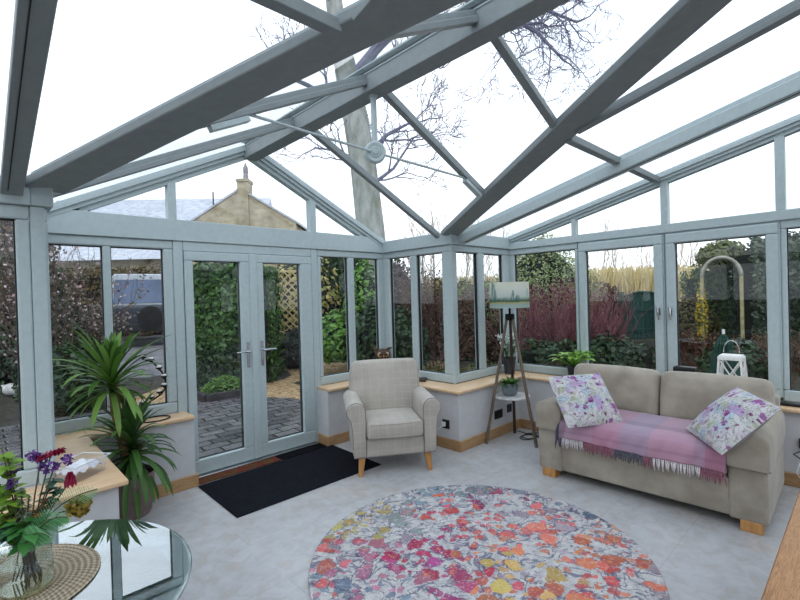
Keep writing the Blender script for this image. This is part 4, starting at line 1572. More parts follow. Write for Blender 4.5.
# ---- glass coffee table on woven base
tc_ = Vector((0.0185, 1.877, 0))
ct = thing('coffee_table', tc_, 'round glass coffee table on a woven rattan drum base', 'table')
def rattan_mat(name, c1, c2, c3, sc=34):
    m, nt, N, L = new_mat(name)
    s = node(nt, 'ShaderNodeSeparateXYZ')
    L.new(coords(nt), s.inputs[0])
    ang = math_n(nt, 'ARCTAN2', s.outputs[1], s.outputs[0])
    ln0 = node(nt, 'ShaderNodeVectorMath', operation='LENGTH')
    L.new(coords(nt), ln0.inputs[0])
    a = math_n(nt, 'SINE', math_n(nt, 'MULTIPLY', ang, 110.0))
    b = math_n(nt, 'SINE', math_n(nt, 'ADD', math_n(nt, 'MULTIPLY', s.outputs[2], 230.0), math_n(nt, 'MULTIPLY', ln0.outputs['Value'], 230.0)))
    k = math_n(nt, 'MULTIPLY', a, b)
    k = math_n(nt, 'MULTIPLY_ADD', k, 0.5, 0.5)
    r = ramp(nt, [(0.25, c1), (0.5, c2), (0.8, c3)])
    L.new(k, r.inputs[0])
    finish(nt, r.outputs[0], 0.7, 0, k, 0.6, 0.2)
    return m
rattan = rattan_mat('woven rattan', (44, 38, 34), (128, 114, 98), (188, 174, 154))
tg = glass_mat('table glass', (0.84, 0.88, 0.88), 0.24, 2.2, 0.75)
mb2 = MB()
n = 96
mb2.add([tc_ + Vector((0.556 * math.cos(2 * PI * k / n), 0.556 * math.sin(2 * PI * k / n), 0.58)) for k in range(n)], [tuple(range(n))])
mb2.build('glass_top', tg, ct, world=True)
mb = MB()
mb.lathe([(0.549, 0.5795), (0.556, 0.5795), (0.562, 0.576), (0.564, 0.571), (0.561, 0.566), (0.553, 0.564), (0.549, 0.568), (0.549, 0.5795)], 96, tc_)
mb.build('rim', glass_mat('glass edge', (0.62, 0.74, 0.73), 0.25, 1.5, 0.6), ct, world=True, smooth=True, label='polished glass edge')
mb = MB()
mb.lathe([(0.0, 0.0), (0.39, 0.0), (0.42, 0.02), (0.43, 0.18), (0.43, 0.34), (0.46, 0.47), (0.492, 0.515), (0.497, 0.53), (0.483, 0.537), (0.37, 0.515), (0.0, 0.515)], 64, tc_)
mb.build('base', rattan, ct, world=True, smooth='auto', label='woven rattan drum')
for k in range(4):
    a = PI / 4 + k * PI / 2
    mb = MB()
    mb.lathe([(0.0, 0.515), (0.018, 0.515), (0.018, 0.5785), (0.0, 0.5785)], 12, tc_ + Vector((0.33 * math.cos(a), 0.33 * math.sin(a), 0)))
    mb.build('glass_pad', M['black'], ct, world=True)

def placemat_mat():
    m, nt, N, L = new_mat('coiled seagrass')
    s = node(nt, 'ShaderNodeSeparateXYZ')
    v = coords(nt)
    L.new(v, s.inputs[0])
    ln_ = node(nt, 'ShaderNodeVectorMath', operation='LENGTH')
    L.new(v, ln_.inputs[0])
    a = math_n(nt, 'SINE', math_n(nt, 'MULTIPLY', ln_.outputs['Value'], 330.0))
    ang = math_n(nt, 'ARCTAN2', s.outputs[1], s.outputs[0])
    b = math_n(nt, 'SINE', math_n(nt, 'ADD', math_n(nt, 'MULTIPLY', ang, 90.0), math_n(nt, 'MULTIPLY', ln_.outputs['Value'], 200.0)))
    k = math_n(nt, 'MULTIPLY_ADD', a, 0.16, 0.5)
    k = math_n(nt, 'ADD', k, math_n(nt, 'MULTIPLY', b, 0.14))
    k = math_n(nt, 'ADD', k, math_n(nt, 'MULTIPLY', math_n(nt, 'SUBTRACT', noise(nt, v, 90, 3), 0.5), 0.6))
    r = ramp(nt, [(0.15, (110, 96, 80)), (0.45, (160, 146, 126)), (0.8, (198, 186, 164))])
    L.new(k, r.inputs[0])
    finish(nt, r.outputs[0], 0.85, 0, k, 0.8, 0.15)
    return m
mb = MB()
prof = [(0.0, 0.0)]
prof = [(0.0, 0.0), (0.285, 0.0), (0.292, 0.004)]
for k in range(27, -1, -1):
    r_ = 0.29 * k / 28 + 0.005
    prof += [(r_ + 0.005, 0.006), (r_, 0.0085)]
prof.append((0.0, 0.007))
mb.lathe(prof, 72)
o = mb.build('placemat', placemat_mat(), smooth=True)
o.location = (0.051, 1.969, 0.5805)
o.scale = (0.92, 0.92, 1)
tag(o, 'round coiled seagrass placemat on the glass coffee table', 'placemat')

# ribbed vase
VC = Vector((0.109, 1.903, 0.5895))
va = thing('vase', VC, 'ribbed clear glass vase on the placemat holding flowers', 'vase')
vg = glass_mat('ribbed vase glass', (0.86, 0.895, 0.86), 0.09, 2.2, 0.6, 0.03)
mb = MB()
mb.lathe([(0.059, 0.004), (0.068, 0.018), (0.070, 0.083), (0.066, 0.124), (0.061, 0.138), (0.064, 0.149)], 120, VC, 24, 0.035)
mb.build('body', vg, va, world=True, smooth=True)
mb = MB()
mb.lathe([(0.0, 0.0), (0.059, 0.0), (0.068, 0.006), (0.068, 0.015), (0.0, 0.015)], 40, VC)
mb.build('base', glass_mat('amber glass base', (0.86, 0.80, 0.62), 0.12, 2.0, 0.6), va, world=True, smooth='auto', label='thick amber-tinted base')
mb = MB()
mb.lathe([(0.0, 0.09), (0.064, 0.09)], 40, VC)
mb.build('water', glass_mat('water', (0.90, 0.94, 0.92), 0.04, 3.0, 0.5), va, world=True)
stemm = simple('flower stem', (92, 86, 60), (70, 62, 46), 20, 0.7)
def stem_of(tip, r=0.0022):
    tip = Vector(tip)
    base = VC + Vector((random.uniform(-.045, .045), random.uniform(-.045, .045), 0.02))
    d = tip - VC
    rim = VC + Vector((d.x * 0.20, d.y * 0.20, 0.14))
    return [base, rim, rim.lerp(tip, 0.5) + Vector((0, 0, 0.02)), tip]
# view-plane basis of the bouquet (metres): right, up, away
bR, bU, bA = Vector((0.73, -0.69, 0)), Vector((0, 0, 1)), Vector((0.69, 0.73, 0))
def bq(x, z, a=0.0):
    return VC + (bR * x + bU * z + bA * a) * 0.92
def flower_stem(name, label, tip, leafmat, flowermat, kind):
    t = thing(name, VC + Vector((0, 0, 0.02)), label, 'flower')
    pts = stem_of(tip)
    mb = MB()
    mb.tube(pts, 0.0023, 5)
    mb.build('stem', stemm, t, world=True, smooth=True)
    return t, pts
purple = foliage_mat('purple petals', [(92, 62, 140), (130, 84, 160), (70, 48, 116), (150, 90, 150)], 0.6, 0.2)
magenta = foliage_mat('crimson petals', [(140, 22, 60), (166, 30, 72), (112, 16, 56)], 0.5, 0.2)
lime = foliage_mat('lime leaf', [(120, 160, 50), (150, 184, 70), (104, 142, 46)], 0.5, 0.35)
fern_m = foliage_mat('fern green', [(112, 176, 120), (142, 200, 148), (166, 214, 168)], 0.5, 0.35)
euc = foliage_mat('blue green leaf', [(52, 92, 76), (78, 116, 100), (98, 138, 122)], 0.5, 0.25)
dryf = foliage_mat('dried bloom', [(150, 130, 48), (128, 104, 40), (170, 150, 70), (112, 86, 44)], 0.7, 0.2)
def blob(mb, c, r, n, size, asp=0.8, flat=1.0):
    for i in range(n):
        v = Vector((random.gauss(0, 1), random.gauss(0, 1), random.gauss(0, 1))).normalized()
        p = Vector(c) + Vector((v.x * r, v.y * r, v.z * r * flat)) * random.uniform(0.4, 1)
        mb.card(p, v + Vector((random.gauss(0, .5), random.gauss(0, .5), random.gauss(0, .5))), size, asp)
for lab, tips in (('purple statice stem leaning left at the top of the vase', [(-0.055, 0.405), (-0.03, 0.375)]),
                  ('tallest purple statice stem in the middle of the bouquet', [(0.065, 0.452), (0.035, 0.465), (0.09, 0.43)]),
                  ('purple-brown seed stem arching right above the sill corner', [(0.115, 0.435), (0.148, 0.445)])):
    t, pts = flower_stem('purple_flower', lab, bq(*tips[0]), None, None, 0)
    mb = MB()
    for (x, z) in tips:
        blob(mb, bq(x, z, random.uniform(-.02, .02)), 0.020, 34, 0.0072)
    mb.build('petals', purple, t, world=True, label='purple flower cluster')
t, pts = flower_stem('red_flower', 'crimson flower spike at the top right of the bouquet', bq(0.10, 0.465), 0, 0, 0)
mb = MB()
for k in range(26):
    q = bq(0.055 + 0.09 * k / 25, 0.455 + 0.03 * k / 25)
    blob(mb, q, 0.010, 4, 0.010, 0.4)
mb.build('petals', magenta, t, world=True)
t, pts = flower_stem('red_flower', 'single dark pink bud hanging right of the purple flowers', bq(0.163, 0.372), 0, 0, 0)
mb = MB()
for k in range(9):
    a = 2 * PI * k / 9
    mb.leaf(bq(0.165, 0.405), Vector((0.35 * math.cos(a), 0.35 * math.sin(a), -1)), (math.cos(a), math.sin(a), 0.1), 0.055, 0.02, -0.1, 3, 0.3)
mb.build('petals', magenta, t, world=True, smooth=True)
# lime leafy sprig
def sprig(name, label, tips, mat, size, n, r, asp=0.6, cat='foliage stem'):
    t = thing(name, VC + Vector((0, 0, 0.02)), label, cat)
    s = MB()
    l = MB()
    for tip in tips:
        pts = stem_of(bq(*tip))
        s.tube(pts, 0.0022, 5)
        for i in range(n):
            k = random.uniform(0.35, 1)
            seg = k * 3
            j = min(2, int(seg))
            p = pts[j].lerp(pts[j + 1], seg - j)
            a = random.uniform(0, 2 * PI)
            d = Vector((math.cos(a), math.sin(a), random.uniform(-.2, .7)))
            l.leaf(p, d, (0, 0, 1), size * random.uniform(.7, 1.2), size * asp, 0.3, 3, 0.2)
    s.build('stem', stemm, t, world=True, smooth=True)
    l.build('leaves', mat, t, world=True, smooth=True)
    return t
sprig('leafy_sprig', 'lime green leafy sprig at the top left of the bouquet', [(-0.07, 0.50), (-0.10, 0.42), (-0.05, 0.46)], lime, 0.05, 16, 0.05, 0.75)
sprig('leafy_sprig', 'yellow-green oak-like sprig low on the left of the bouquet', [(-0.10, 0.30), (-0.115, 0.25)], lime, 0.06, 16, 0.05, 0.6)
sprig('eucalyptus_sprig', 'grey-green rounded eucalyptus sprig behind the purple flowers', [(0.085, 0.375, 0.03), (0.10, 0.34, 0.04)], euc, 0.034, 34, 0.05, 0.7)
sprig('eucalyptus_sprig', 'dark blue-green berry-leaf sprig spilling over the left of the vase', [(-0.075, 0.235, -0.02), (-0.055, 0.20, -0.04), (-0.11, 0.21, 0.0), (-0.02, 0.22, -0.05)], euc, 0.028, 40, 0.05, 0.8)
sprig('leafy_sprig', 'broad mid-green leaves low at the front of the vase', [(0.05, 0.22, -0.04), (0.10, 0.24, -0.02), (0.02, 0.26, -0.03)], foliage_mat('broad leaf', [(58, 116, 58), (78, 138, 72), (96, 156, 92)], 0.5, 0.3), 0.075, 9, 0.05, 0.55)
sprig('leafy_sprig', 'feathery silver green heather in the centre of the bouquet', [(0.0, 0.36, -0.01), (0.02, 0.33, 0.0), (-0.02, 0.31, 0.0)], foliage_mat('silver green', [(112, 130, 104), (136, 152, 124), (92, 108, 88)], 0.6, 0.2), 0.016, 90, 0.03, 0.3)
sprig('leafy_sprig', 'rust-brown twiggy sprig among the bouquet stems', [(-0.045, 0.33, 0.02), (-0.06, 0.30, 0.02), (0.075, 0.31, 0.0)], foliage_mat('rust leaf', [(124, 74, 40), (150, 92, 50), (96, 56, 36)], 0.6, 0.2), 0.028, 22, 0.03, 0.5)
# fern fronds
def frond(label, p0, p1, bend, w):
    t = thing('fern_frond', VC + Vector((0, 0, 0.02)), label, 'foliage stem')
    p0, p1 = bq(*p0), bq(*p1)
    pts = [VC + Vector((0.0, 0, 0.03)), p0]
    N_ = 17
    for i in range(1, N_ + 1):
        k = i / N_
        pts.append(p0.lerp(p1, k) + Vector((0, 0, bend * math.sin(PI * k))))
    s = MB()
    s.tube(pts, 0.0018, 5)
    s.build('stem', stemm, t, world=True)
    l = MB()
    d = (p1 - p0).normalized()
    side = (d.cross(bA) + d.cross(Vector((0, 0, 1))) * 0.35).normalized()
    for i in range(2, len(pts)):
        k = (i - 1) / N_
        for sg in (-1, 1):
            ln = w * math.sin(PI * (0.12 + 0.88 * k)) ** 0.8 + 0.006
            dirn = side * sg + d * 0.45 + Vector((0, 0, 0.15 - 0.5 * k * 0.6))
            l.leaf(pts[i], dirn, (0, 0, 1), ln, 0.0055, 0.15, 3, 0.1)
            l.leaf((pts[i] + pts[i - 1]) / 2, dirn, (0, 0, 1), ln * .95, 0.0045, 0.15, 3, 0.1)
    l.build('leaves', fern_m, t, world=True, smooth=True)
frond('long pale green fern frond reaching right over the coffee table', (0.03, 0.19, -0.02), (0.245, 0.335, 0.02), 0.03, 0.055)
frond('short fern frond lowest at the front right of the vase', (0.02, 0.16, -0.04), (0.15, 0.22, -0.08), 0.03, 0.045)
frond('second fern frond lying just under the longest one', (0.03, 0.17, -0.03), (0.19, 0.27, -0.05), 0.03, 0.05)
t = thing('dried_hydrangea', VC + Vector((0, 0, 0.02)), 'golden dried hydrangea head hanging over the right of the vase', 'flower')
mb = MB()
blob(mb, bq(0.168, 0.268, 0.03), 0.04, 260, 0.009, 0.8)
mb.build('petals', dryf, t, world=True)
mb = MB()
mb.tube([VC + Vector((0.01, 0, 0.03)), bq(0.03, 0.16, 0.01), bq(0.10, 0.25, 0.03), bq(0.165, 0.265, 0.03)], 0.0025, 5)
mb.build('stem', stemm, t, world=True, smooth=True)

# ---- wooden table at the lower right
wt = thing('wooden_table', (1.95, -0.24, 0), 'knotty oak table whose edge shows at the bottom right', 'table')
mb = MB()
mb.box(-0.95, 0.75, -0.45, 0.44, 0.705, 0.745)
mb.build('tabletop', M['burr'], wt, bevel=0.012, seg=3)
for sxx in (-0.85, 0.65):
    for syy in (-0.36, 0.34):
        mb = MB()
        mb.bar((sxx, syy, 0), (sxx, syy, 0.705), 0.07, 0.07, (0, 1, 0))
        mb.build('leg', M['burr'], wt, bevel=0.005)
mb = MB()
for syy in (-0.36, 0.34):
    mb.box(-0.83, 0.63, syy - 0.012, syy + 0.012, 0.61, 0.705)
for sxx in (-0.85, 0.65):
    mb.box(sxx - 0.012, sxx + 0.012, -0.34, 0.32, 0.61, 0.705)
mb.build('apron', M['burr'], wt)

# ---- sockets and cables
def socket(loc, axis, label, w=0.088):
    t = thing('wall_socket', loc, label, 'socket')
    x, y, z = loc
    mb = MB()
    if axis == 'x':
        mb.box(-0.006, 0, -w / 2, w / 2, -0.044, 0.044)
    else:
        mb.box(-w / 2, w / 2, -0.006, 0, -0.044, 0.044)
    mb.build('faceplate', M['darkmetal'], t, bevel=0.002)
    for k in ((0,) if w < 0.1 else (-0.036, 0.036)):
        mb = MB()
        dz = -0.005
        if axis == 'x':
            mb.box(-0.0075, -0.006, k - 0.016, k + 0.016, dz - 0.018, dz + 0.018)
        else:
            mb.box(k - 0.016, k + 0.016, -0.0075, -0.006, dz - 0.018, dz + 0.018)
        mb.build('socket_outlet', M['black'], t, bevel=0.002)
    return t
socket((sx, 2.905, 0.235), 'x', 'dark metal socket on the low wall right of the armchair')
socket((3.995, sy, 0.23), 'y', 'dark metal double socket on the low wall behind the lamp leg', 0.146)
socket((4.20, sy, 0.255), 'y', 'narrow dark socket plate beside the double one behind the lamp')
mb = MB()
mb.box(sx - 0.03, sx - 0.006, 2.905, 2.938, 0.215, 0.255)
mb.tube([(sx - 0.03, 2.92, 0.225), (sx - 0.05, 2.97, 0.18), (sx - 0.07, 3.04, 0.14), (sx - 0.09, 3.2, 0.03), (sx - 0.06, 3.4, 0.006)], 0.003, 6)
tag(mb.build('charger_cable', M['white'], smooth='auto'), 'white plug and lead in the socket beside the armchair', 'cable')
mb = MB()
pts = [(4.19, 2.66, 0.03)]
for k in range(26):
    a = k * 0.55
    pts.append((4.12 + 0.11 * math.cos(a) + 0.004 * k, 2.48 + 0.07 * math.sin(a), 0.006 + 0.002 * (k % 3)))
pts.append((4.20, 2.36, 0.006))
mb.tube(pts, 0.0045, 6)
tag(mb.build('lamp_cord', M['black'], smooth=True), 'black coiled lead on the floor behind the lamp legs', 'cable')
mb = MB()
mb.rbox((0, 0, 0.016), (0.03, 0.05, 0.016), 0.006, n=2)
o = mb.build('power_adapter', M['black'], smooth='auto')
o.location = (4.215, 2.30, 0)
tag(o, 'small black power brick on the floor between lamp and sofa', 'adapter')
mb = MB()
mb.tube([(bx - 0.01, 0.35, 0.33), (4.36, 0.36, 0.30), (4.34, 0.42, 0.26), (4.35, 0.34, 0.20), (4.38, 0.28, 0.18)], 0.005, 6)
mb.box(bx - 0.035, bx, 0.31, 0.39, 0.30, 0.37)
tag(mb.build('power_cable', M['black'], smooth='auto'), 'black plug and lead on the wall right of the sofa', 'cable')
mb = MB()
mb.tube([(4.34, 0.38, 0.22), (4.30, 0.40, 0.14), (4.31, 0.36, 0.06), (4.35, 0.30, 0.02), (4.37, 0.2, 0.006)], 0.003, 6)
tag(mb.build('charger_cable', M['white'], smooth=True), 'thin white lead hanging right of the sofa arm', 'cable')

# ================================================================== GARDEN
def W(f, r, z=0.0):
    """garden frame turned 43.6 degrees: f = metres out along the garden diagonal, r = metres to the right of it"""
    return Vector((0.690 * f + 0.724 * r, 0.724 * f - 0.690 * r, z))
def gz(x, y):
    f = 0.690 * x + 0.724 * y
    t = max(0.0, min(1.0, (f - 8.5) / 4.0))
    return -0.12 + 0.30 * t * t * (3 - 2 * t)
def G(f, r, dz=0.0):
    p = W(f, r)
    p.z = gz(p.x, p.y) + dz
    return p
M['soilg'] = simple('dark garden soil', (70, 66, 56), (48, 48, 40), 2.5, 0.95, detail=6)
def cobble_mat():
    m, nt, N, L = new_mat('weathered stone setts')
    v = coords(nt, 'Object', (1, 1, 1))
    wn_ = node(nt, 'ShaderNodeTexNoise')
    wn_.inputs['Scale'].default_value = 3
    L.new(v, wn_.inputs['Vector'])
    vm = node(nt, 'ShaderNodeVectorMath', operation='MULTIPLY_ADD')
    L.new(wn_.outputs['Color'], vm.inputs[0])
    vm.inputs[1].default_value = (0.07, 0.07, 0)
    L.new(v, vm.inputs[2])
    b = node(nt, 'ShaderNodeTexBrick')
    b.inputs['Scale'].default_value = 1.0
    b.inputs['Brick Width'].default_value = 0.30
    b.inputs['Row Height'].default_value = 0.17
    b.inputs['Mortar Size'].default_value = 0.014
    b.inputs['Mortar Smooth'].default_value = 0.5
    b.inputs['Color1'].default_value = lin((150, 150, 154))
    b.inputs['Color2'].default_value = lin((112, 112, 118))
    b.inputs['Mortar'].default_value = lin((58, 58, 58))
    L.new(vm.outputs[0], b.inputs['Vector'])
    n_ = noise(nt, v, 9, 5, 0.65)
    r = ramp(nt, [(0.3, (255, 255, 255)), (0.7, (168, 166, 164))])
    L.new(n_, r.inputs[0])
    c = mixc(nt, 1.0, b.outputs[0], r.outputs[0], 'MULTIPLY')
    h = math_n(nt, 'SUBTRACT', 1.0, b.outputs['Fac'])
    rg = ramp(nt, [(0.4, (90, 90, 90)), (0.7, (170, 170, 170))])
    L.new(n_, rg.inputs[0])
    finish(nt, c, rg.outputs[0], 0, math_n(nt, 'ADD', h, math_n(nt, 'MULTIPLY', n_, 0.5)), 0.7, 0.5, 0.03)
    return m
def gravel_mat():
    m, nt, N, L = new_mat('golden gravel')
    v = coords(nt)
    vo = node(nt, 'ShaderNodeTexVoronoi')
    vo.inputs['Scale'].default_value = 24
    L.new(v, vo.inputs['Vector'])
    s = node(nt, 'ShaderNodeSeparateXYZ')
    L.new(vo.outputs['Color'], s.inputs[0])
    r = ramp(nt, [(0.0, (124, 98, 70)), (0.4, (176, 148, 112)), (0.7, (196, 174, 142)), (1.0, (146, 128, 106))])
    L.new(s.outputs[0], r.inputs[0])
    finish(nt, r.outputs[0], 0.9, 0, vo.outputs['Distance'], 0.6, 0.2, 0.03)
    return m
mb = MB()
NX = 48
def gfun(u, v):
    x = -60 + 170 * u
    y = -60 + 170 * v
    return (x, y, gz(x, y))
mb.grid(gfun, 120, 120, uv=False)
mb.build('ground', M['soilg'], kind='structure', smooth=True)
mb = MB()
mb.grid(lambda u, v: (-3 + 6.7 * u, YA + 0.07 + (3.9 - 1.6 * u ** 8) * v, max(-0.075, gz(-3 + 6.7 * u, YA + .07 + (3.9 - 1.6 * u ** 8) * v) + 0.03)), 24, 24, uv=False)
mb.build('paving', cobble_mat(), kind='structure')
mb = MB()
def gravf(u, v):
    p = W(4.2 + 8.2 * v, -4.6 + (6.6 - 1.5 * v) * u)
    z = gz(p.x, p.y) + 0.016
    return (p.x, p.y, z)
mb.grid(gravf, 24, 24, uv=False)
mb.build('gravel', gravel_mat(), kind='structure')
mb = MB()
mb.grid(lambda u, v: (lambda p: (p.x, p.y, gz(p.x, p.y) + 0.012))(W(9.5 + 10 * v, -10 + 6.2 * u)), 12, 12, uv=False)
mb.build('driveway', simple('grey tarmac', (128, 128, 132), (98, 98, 104), 3, 0.6, detail=6), kind='structure')
mb = MB()
mb.grid(lambda u, v: (XB + 0.1 + 1.6 * u, -3 + 5.2 * v, -0.085), 2, 2, uv=False)
mb.build('side_path', simple('grey slabs', (120, 122, 124), (92, 94, 98), 2, 0.6, detail=6), kind='structure')

ivy = foliage_mat('ivy leaf', [(30, 58, 26), (48, 82, 36), (70, 108, 50), (96, 134, 70), (40, 72, 32)], 0.35, 0.15)
deep = foliage_mat('dark evergreen', [(26, 44, 30), (40, 62, 38), (54, 78, 46), (70, 92, 62)], 0.4, 0.12)
yelgr = foliage_mat('yellow green leaf', [(96, 122, 48), (132, 152, 66), (160, 170, 90), (110, 132, 56)], 0.4, 0.25)
baym = foliage_mat('bay leaf', [(72, 116, 44), (102, 146, 62), (130, 168, 84)], 0.35, 0.25)
purp = foliage_mat('purple brown leaf', [(64, 44, 56), (84, 60, 70), (50, 38, 46), (96, 76, 76)], 0.5, 0.15)
beech = foliage_mat('brown beech leaf', [(86, 62, 48), (106, 80, 60), (70, 52, 44), (120, 96, 74)], 0.6, 0.15)
goldg = foliage_mat('golden reed', [(206, 190, 138), (224, 210, 164), (190, 172, 124), (234, 224, 186)], 0.7, 0.3)
redst = foliage_mat('red stem', [(136, 84, 92), (154, 100, 108), (112, 66, 76), (168, 122, 128)], 0.6, 0.1)
blossom = foliage_mat('pink blossom', [(214, 178, 186), (196, 150, 162), (228, 206, 208)], 0.6, 0.3)
core_d = simple('hedge shadow', (22, 30, 20), (12, 18, 12), 6, 0.95)  # near-black solid standing in for the shade inside the foliage
core_b = simple('brown twig shadow', (44, 34, 30), (28, 22, 20), 6, 0.95)  # dark brown solid painted as the shade among twigs
twigm = simple('grey brown twig', (104, 88, 78), (78, 66, 60), 20, 0.85)
barkm = simple('mossy grey bark', (178, 180, 178), (132, 138, 126), 5, 0.9, bump=0.6, stretch=(1, 1, 0.35), detail=6)
barkp = simple('blue grey twig bark', (146, 146, 166), (126, 126, 148), 8, 0.9)

def hedge(name, label, pts, thick, top, n, size, mat, core=core_d, cat='hedge', asp=0.62, rough=0.12):
    """hedge along ground points pts; leaves stand on a lumpy surface round a dark core"""
    pts = [Vector(p) for p in pts]
    o = thing(name, pts[0], label, cat)
    segs = [(pts[i], pts[i + 1]) for i in range(len(pts) - 1)]
    tot = sum((b - a).length for a, b in segs)
    mb = MB()
    for a, b in segs:
        d = (b - a).normalized()
        h0 = top * 0.93
        m0 = Vector((a.x, a.y, min(a.z, b.z) - 0.1))
        m1 = Vector((b.x, b.y, min(a.z, b.z) - 0.1))
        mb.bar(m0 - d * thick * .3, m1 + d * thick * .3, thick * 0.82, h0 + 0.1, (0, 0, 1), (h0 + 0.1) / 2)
    mb.build('inner_core', core, o, world=True)
    lf = MB()
    for i in range(n):
        k = random.uniform(0, tot)
        for a, b in segs:
            L_ = (b - a).length
            if k <= L_:
                break
            k -= L_
        d = (b - a).normalized()
        sd = Vector((d.y, -d.x, 0))
        c = a.lerp(b, min(1, k / L_))
        q = random.random()
        w = random.random()
        per = top * 2 + thick
        lump = rough * (math.sin(k * 4.1 + w * 5) + math.sin(k * 9.3 + 2)) * 0.5
        if q < top / per:
            p = c + sd * (thick / 2 + lump * .6) + Vector((0, 0, top * w))
            nr = sd + Vector((0, 0, 0.35))
        elif q < 2 * top / per:
            p = c - sd * (thick / 2 + lump * .6) + Vector((0, 0, top * w))
            nr = -sd + Vector((0, 0, 0.35))
        else:
            p = c + sd * (thick * (w - 0.5)) + Vector((0, 0, top + lump + random.uniform(-.05, .08)))
            nr = Vector((0, 0, 1))
        p += Vector((random.gauss(0, .035), random.gauss(0, .035), random.gauss(0, .04)))
        nr = nr + Vector((random.gauss(0, .45), random.gauss(0, .45), random.gauss(0, .45)))
        lf.card(p, nr, size * random.uniform(.7, 1.3), asp)
    # ends
    for e, sgn in ((pts[0], -1), (pts[-1], 1)):
        a, b = segs[0] if sgn < 0 else segs[-1]
        d = (b - a).normalized() * sgn
        sd = Vector((d.y, -d.x, 0))
        for i in range(n // 10):
            p = e + d * (thick * .3 + random.gauss(0.03, .04)) + sd * random.uniform(-.5, .5) * thick + Vector((0, 0, random.uniform(0, top)))
            lf.card(p, d + Vector((random.gauss(0, .4), random.gauss(0, .4), random.gauss(0, .4))), size, asp)
    lf.build('foliage', mat, o, world=True)
    return o

def bush(name, label, c, rx, ry, h, n, size, mat, core=core_d, asp=0.6, cat='shrub', top=0.0, flowers=None, base=0.0):
    c = Vector(c)
    o = thing(name, c, label, cat)
    mb = MB()
    k = 14
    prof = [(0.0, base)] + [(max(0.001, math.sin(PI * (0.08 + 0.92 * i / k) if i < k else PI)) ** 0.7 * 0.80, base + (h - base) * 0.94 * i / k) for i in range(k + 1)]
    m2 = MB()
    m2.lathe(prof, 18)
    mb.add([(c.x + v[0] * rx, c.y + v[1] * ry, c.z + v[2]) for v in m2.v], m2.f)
    mb.build('inner_core', core, o, world=True, smooth=True)
    lf = MB()
    fl = MB()
    for i in range(n):
        v = Vector((random.gauss(0, 1), random.gauss(0, 1), random.gauss(0, 1))).normalized()
        s = random.uniform(0.86, 1.06)
        lump = 1 + 0.10 * math.sin(v.x * 7 + 1) * math.sin(v.z * 8 + v.y * 5)
        t = (v.z + 1) / 2
        rad = max(0.02, math.sin(PI * (0.08 + 0.92 * t))) ** 0.7
        ang = math.atan2(v.y, v.x)
        p = c + Vector((math.cos(ang) * rx * rad * s * lump, math.sin(ang) * ry * rad * s * lump, base + (h - base) * t * s))
        nr = Vector((v.x, v.y, v.z + .3)) + Vector((random.gauss(0, .5), random.gauss(0, .5), random.gauss(0, .5)))
        if flowers and random.random() < 0.3:
            fl.card(p, nr, size * .6, .9)
        else:
            lf.card(p, nr, size * random.uniform(.7, 1.3), asp)
    lf.build('foliage', mat, o, world=True)
    if flowers:
        fl.build('flowers', flowers, o, world=True, kind='stuff')
    return o

def grow(mb, p, d, ln, r, depth, spread, up=0.15, minr=0.003, sides=6, wob=0.18, kids=(2, 3)):
    """recursive bare branch"""
    n = 4
    pts, rs = [Vector(p)], [r]
    cur = Vector(d).normalized()
    for i in range(n):
        cur = (cur + Vector((random.gauss(0, wob), random.gauss(0, wob), random.gauss(0, wob) + up * 0.25))).normalized()
        pts.append(pts[-1] + cur * ln / n)
        rs.append(r * (1 - 0.38 * (i + 1) / n))
    mb.tube(pts, rs, max(3, sides), cap=False)
    if depth <= 0:
        return
    k = random.randint(*kids)
    for i in range(k):
        t = random.uniform(0.45, 1.0) if i else 1.0
        j = min(n - 1, int(t * n))
        q = pts[j].lerp(pts[j + 1], t * n - j) if t < 1 else pts[-1]
        ax = Vector((random.gauss(0, 1), random.gauss(0, 1), random.gauss(0, 1)))
        ax = (ax - cur * ax.dot(cur)).normalized()
        nd = (cur + ax * math.tan(random.uniform(0.35, 1.0) * spread)).normalized()
        nd.z += up * 0.4
        grow(mb, q, nd, ln * random.uniform(.62, .86), max(minr, r * random.uniform(.5, .68)), depth - 1, spread, up, minr, sides - 1, wob, kids)

def bare(name, label, base, h, r, depth, crown_from, spread, n_br, mat, bmat, lean=(0, 0), group=None, up=0.5):
    base = Vector(base)
    o = thing(name, base, label, 'tree', group=group)
    tr, br = MB(), MB()
    pts, rs = [], []
    k = 8
    for i in range(k + 1):
        t = i / k
        pts.append(base + Vector((lean[0] * t + random.gauss(0, .03) * t, lean[1] * t + random.gauss(0, .03) * t, h * t - 0.1)))
        rs.append(r * (1 - 0.75 * t))
    tr.tube(pts, rs, 10)
    tr.build('trunk', mat, o, world=True, smooth=True)
    for i in range(n_br):
        t = crown_from + (1 - crown_from) * i / max(1, n_br - 1)
        j = min(k - 1, int(t * k))
        q = pts[j].lerp(pts[j + 1], t * k - j)
        a = random.uniform(0, 2 * PI)
        d = Vector((math.cos(a), math.sin(a), random.uniform(.5, 1.3)))
        grow(br, q, d, h * 0.22 * (1.15 - 0.5 * t), r * (0.45 - .25 * t), depth, spread, up, r * 0.04, 4, .12)
    br.build('branches', bmat, o, world=True)
    return o

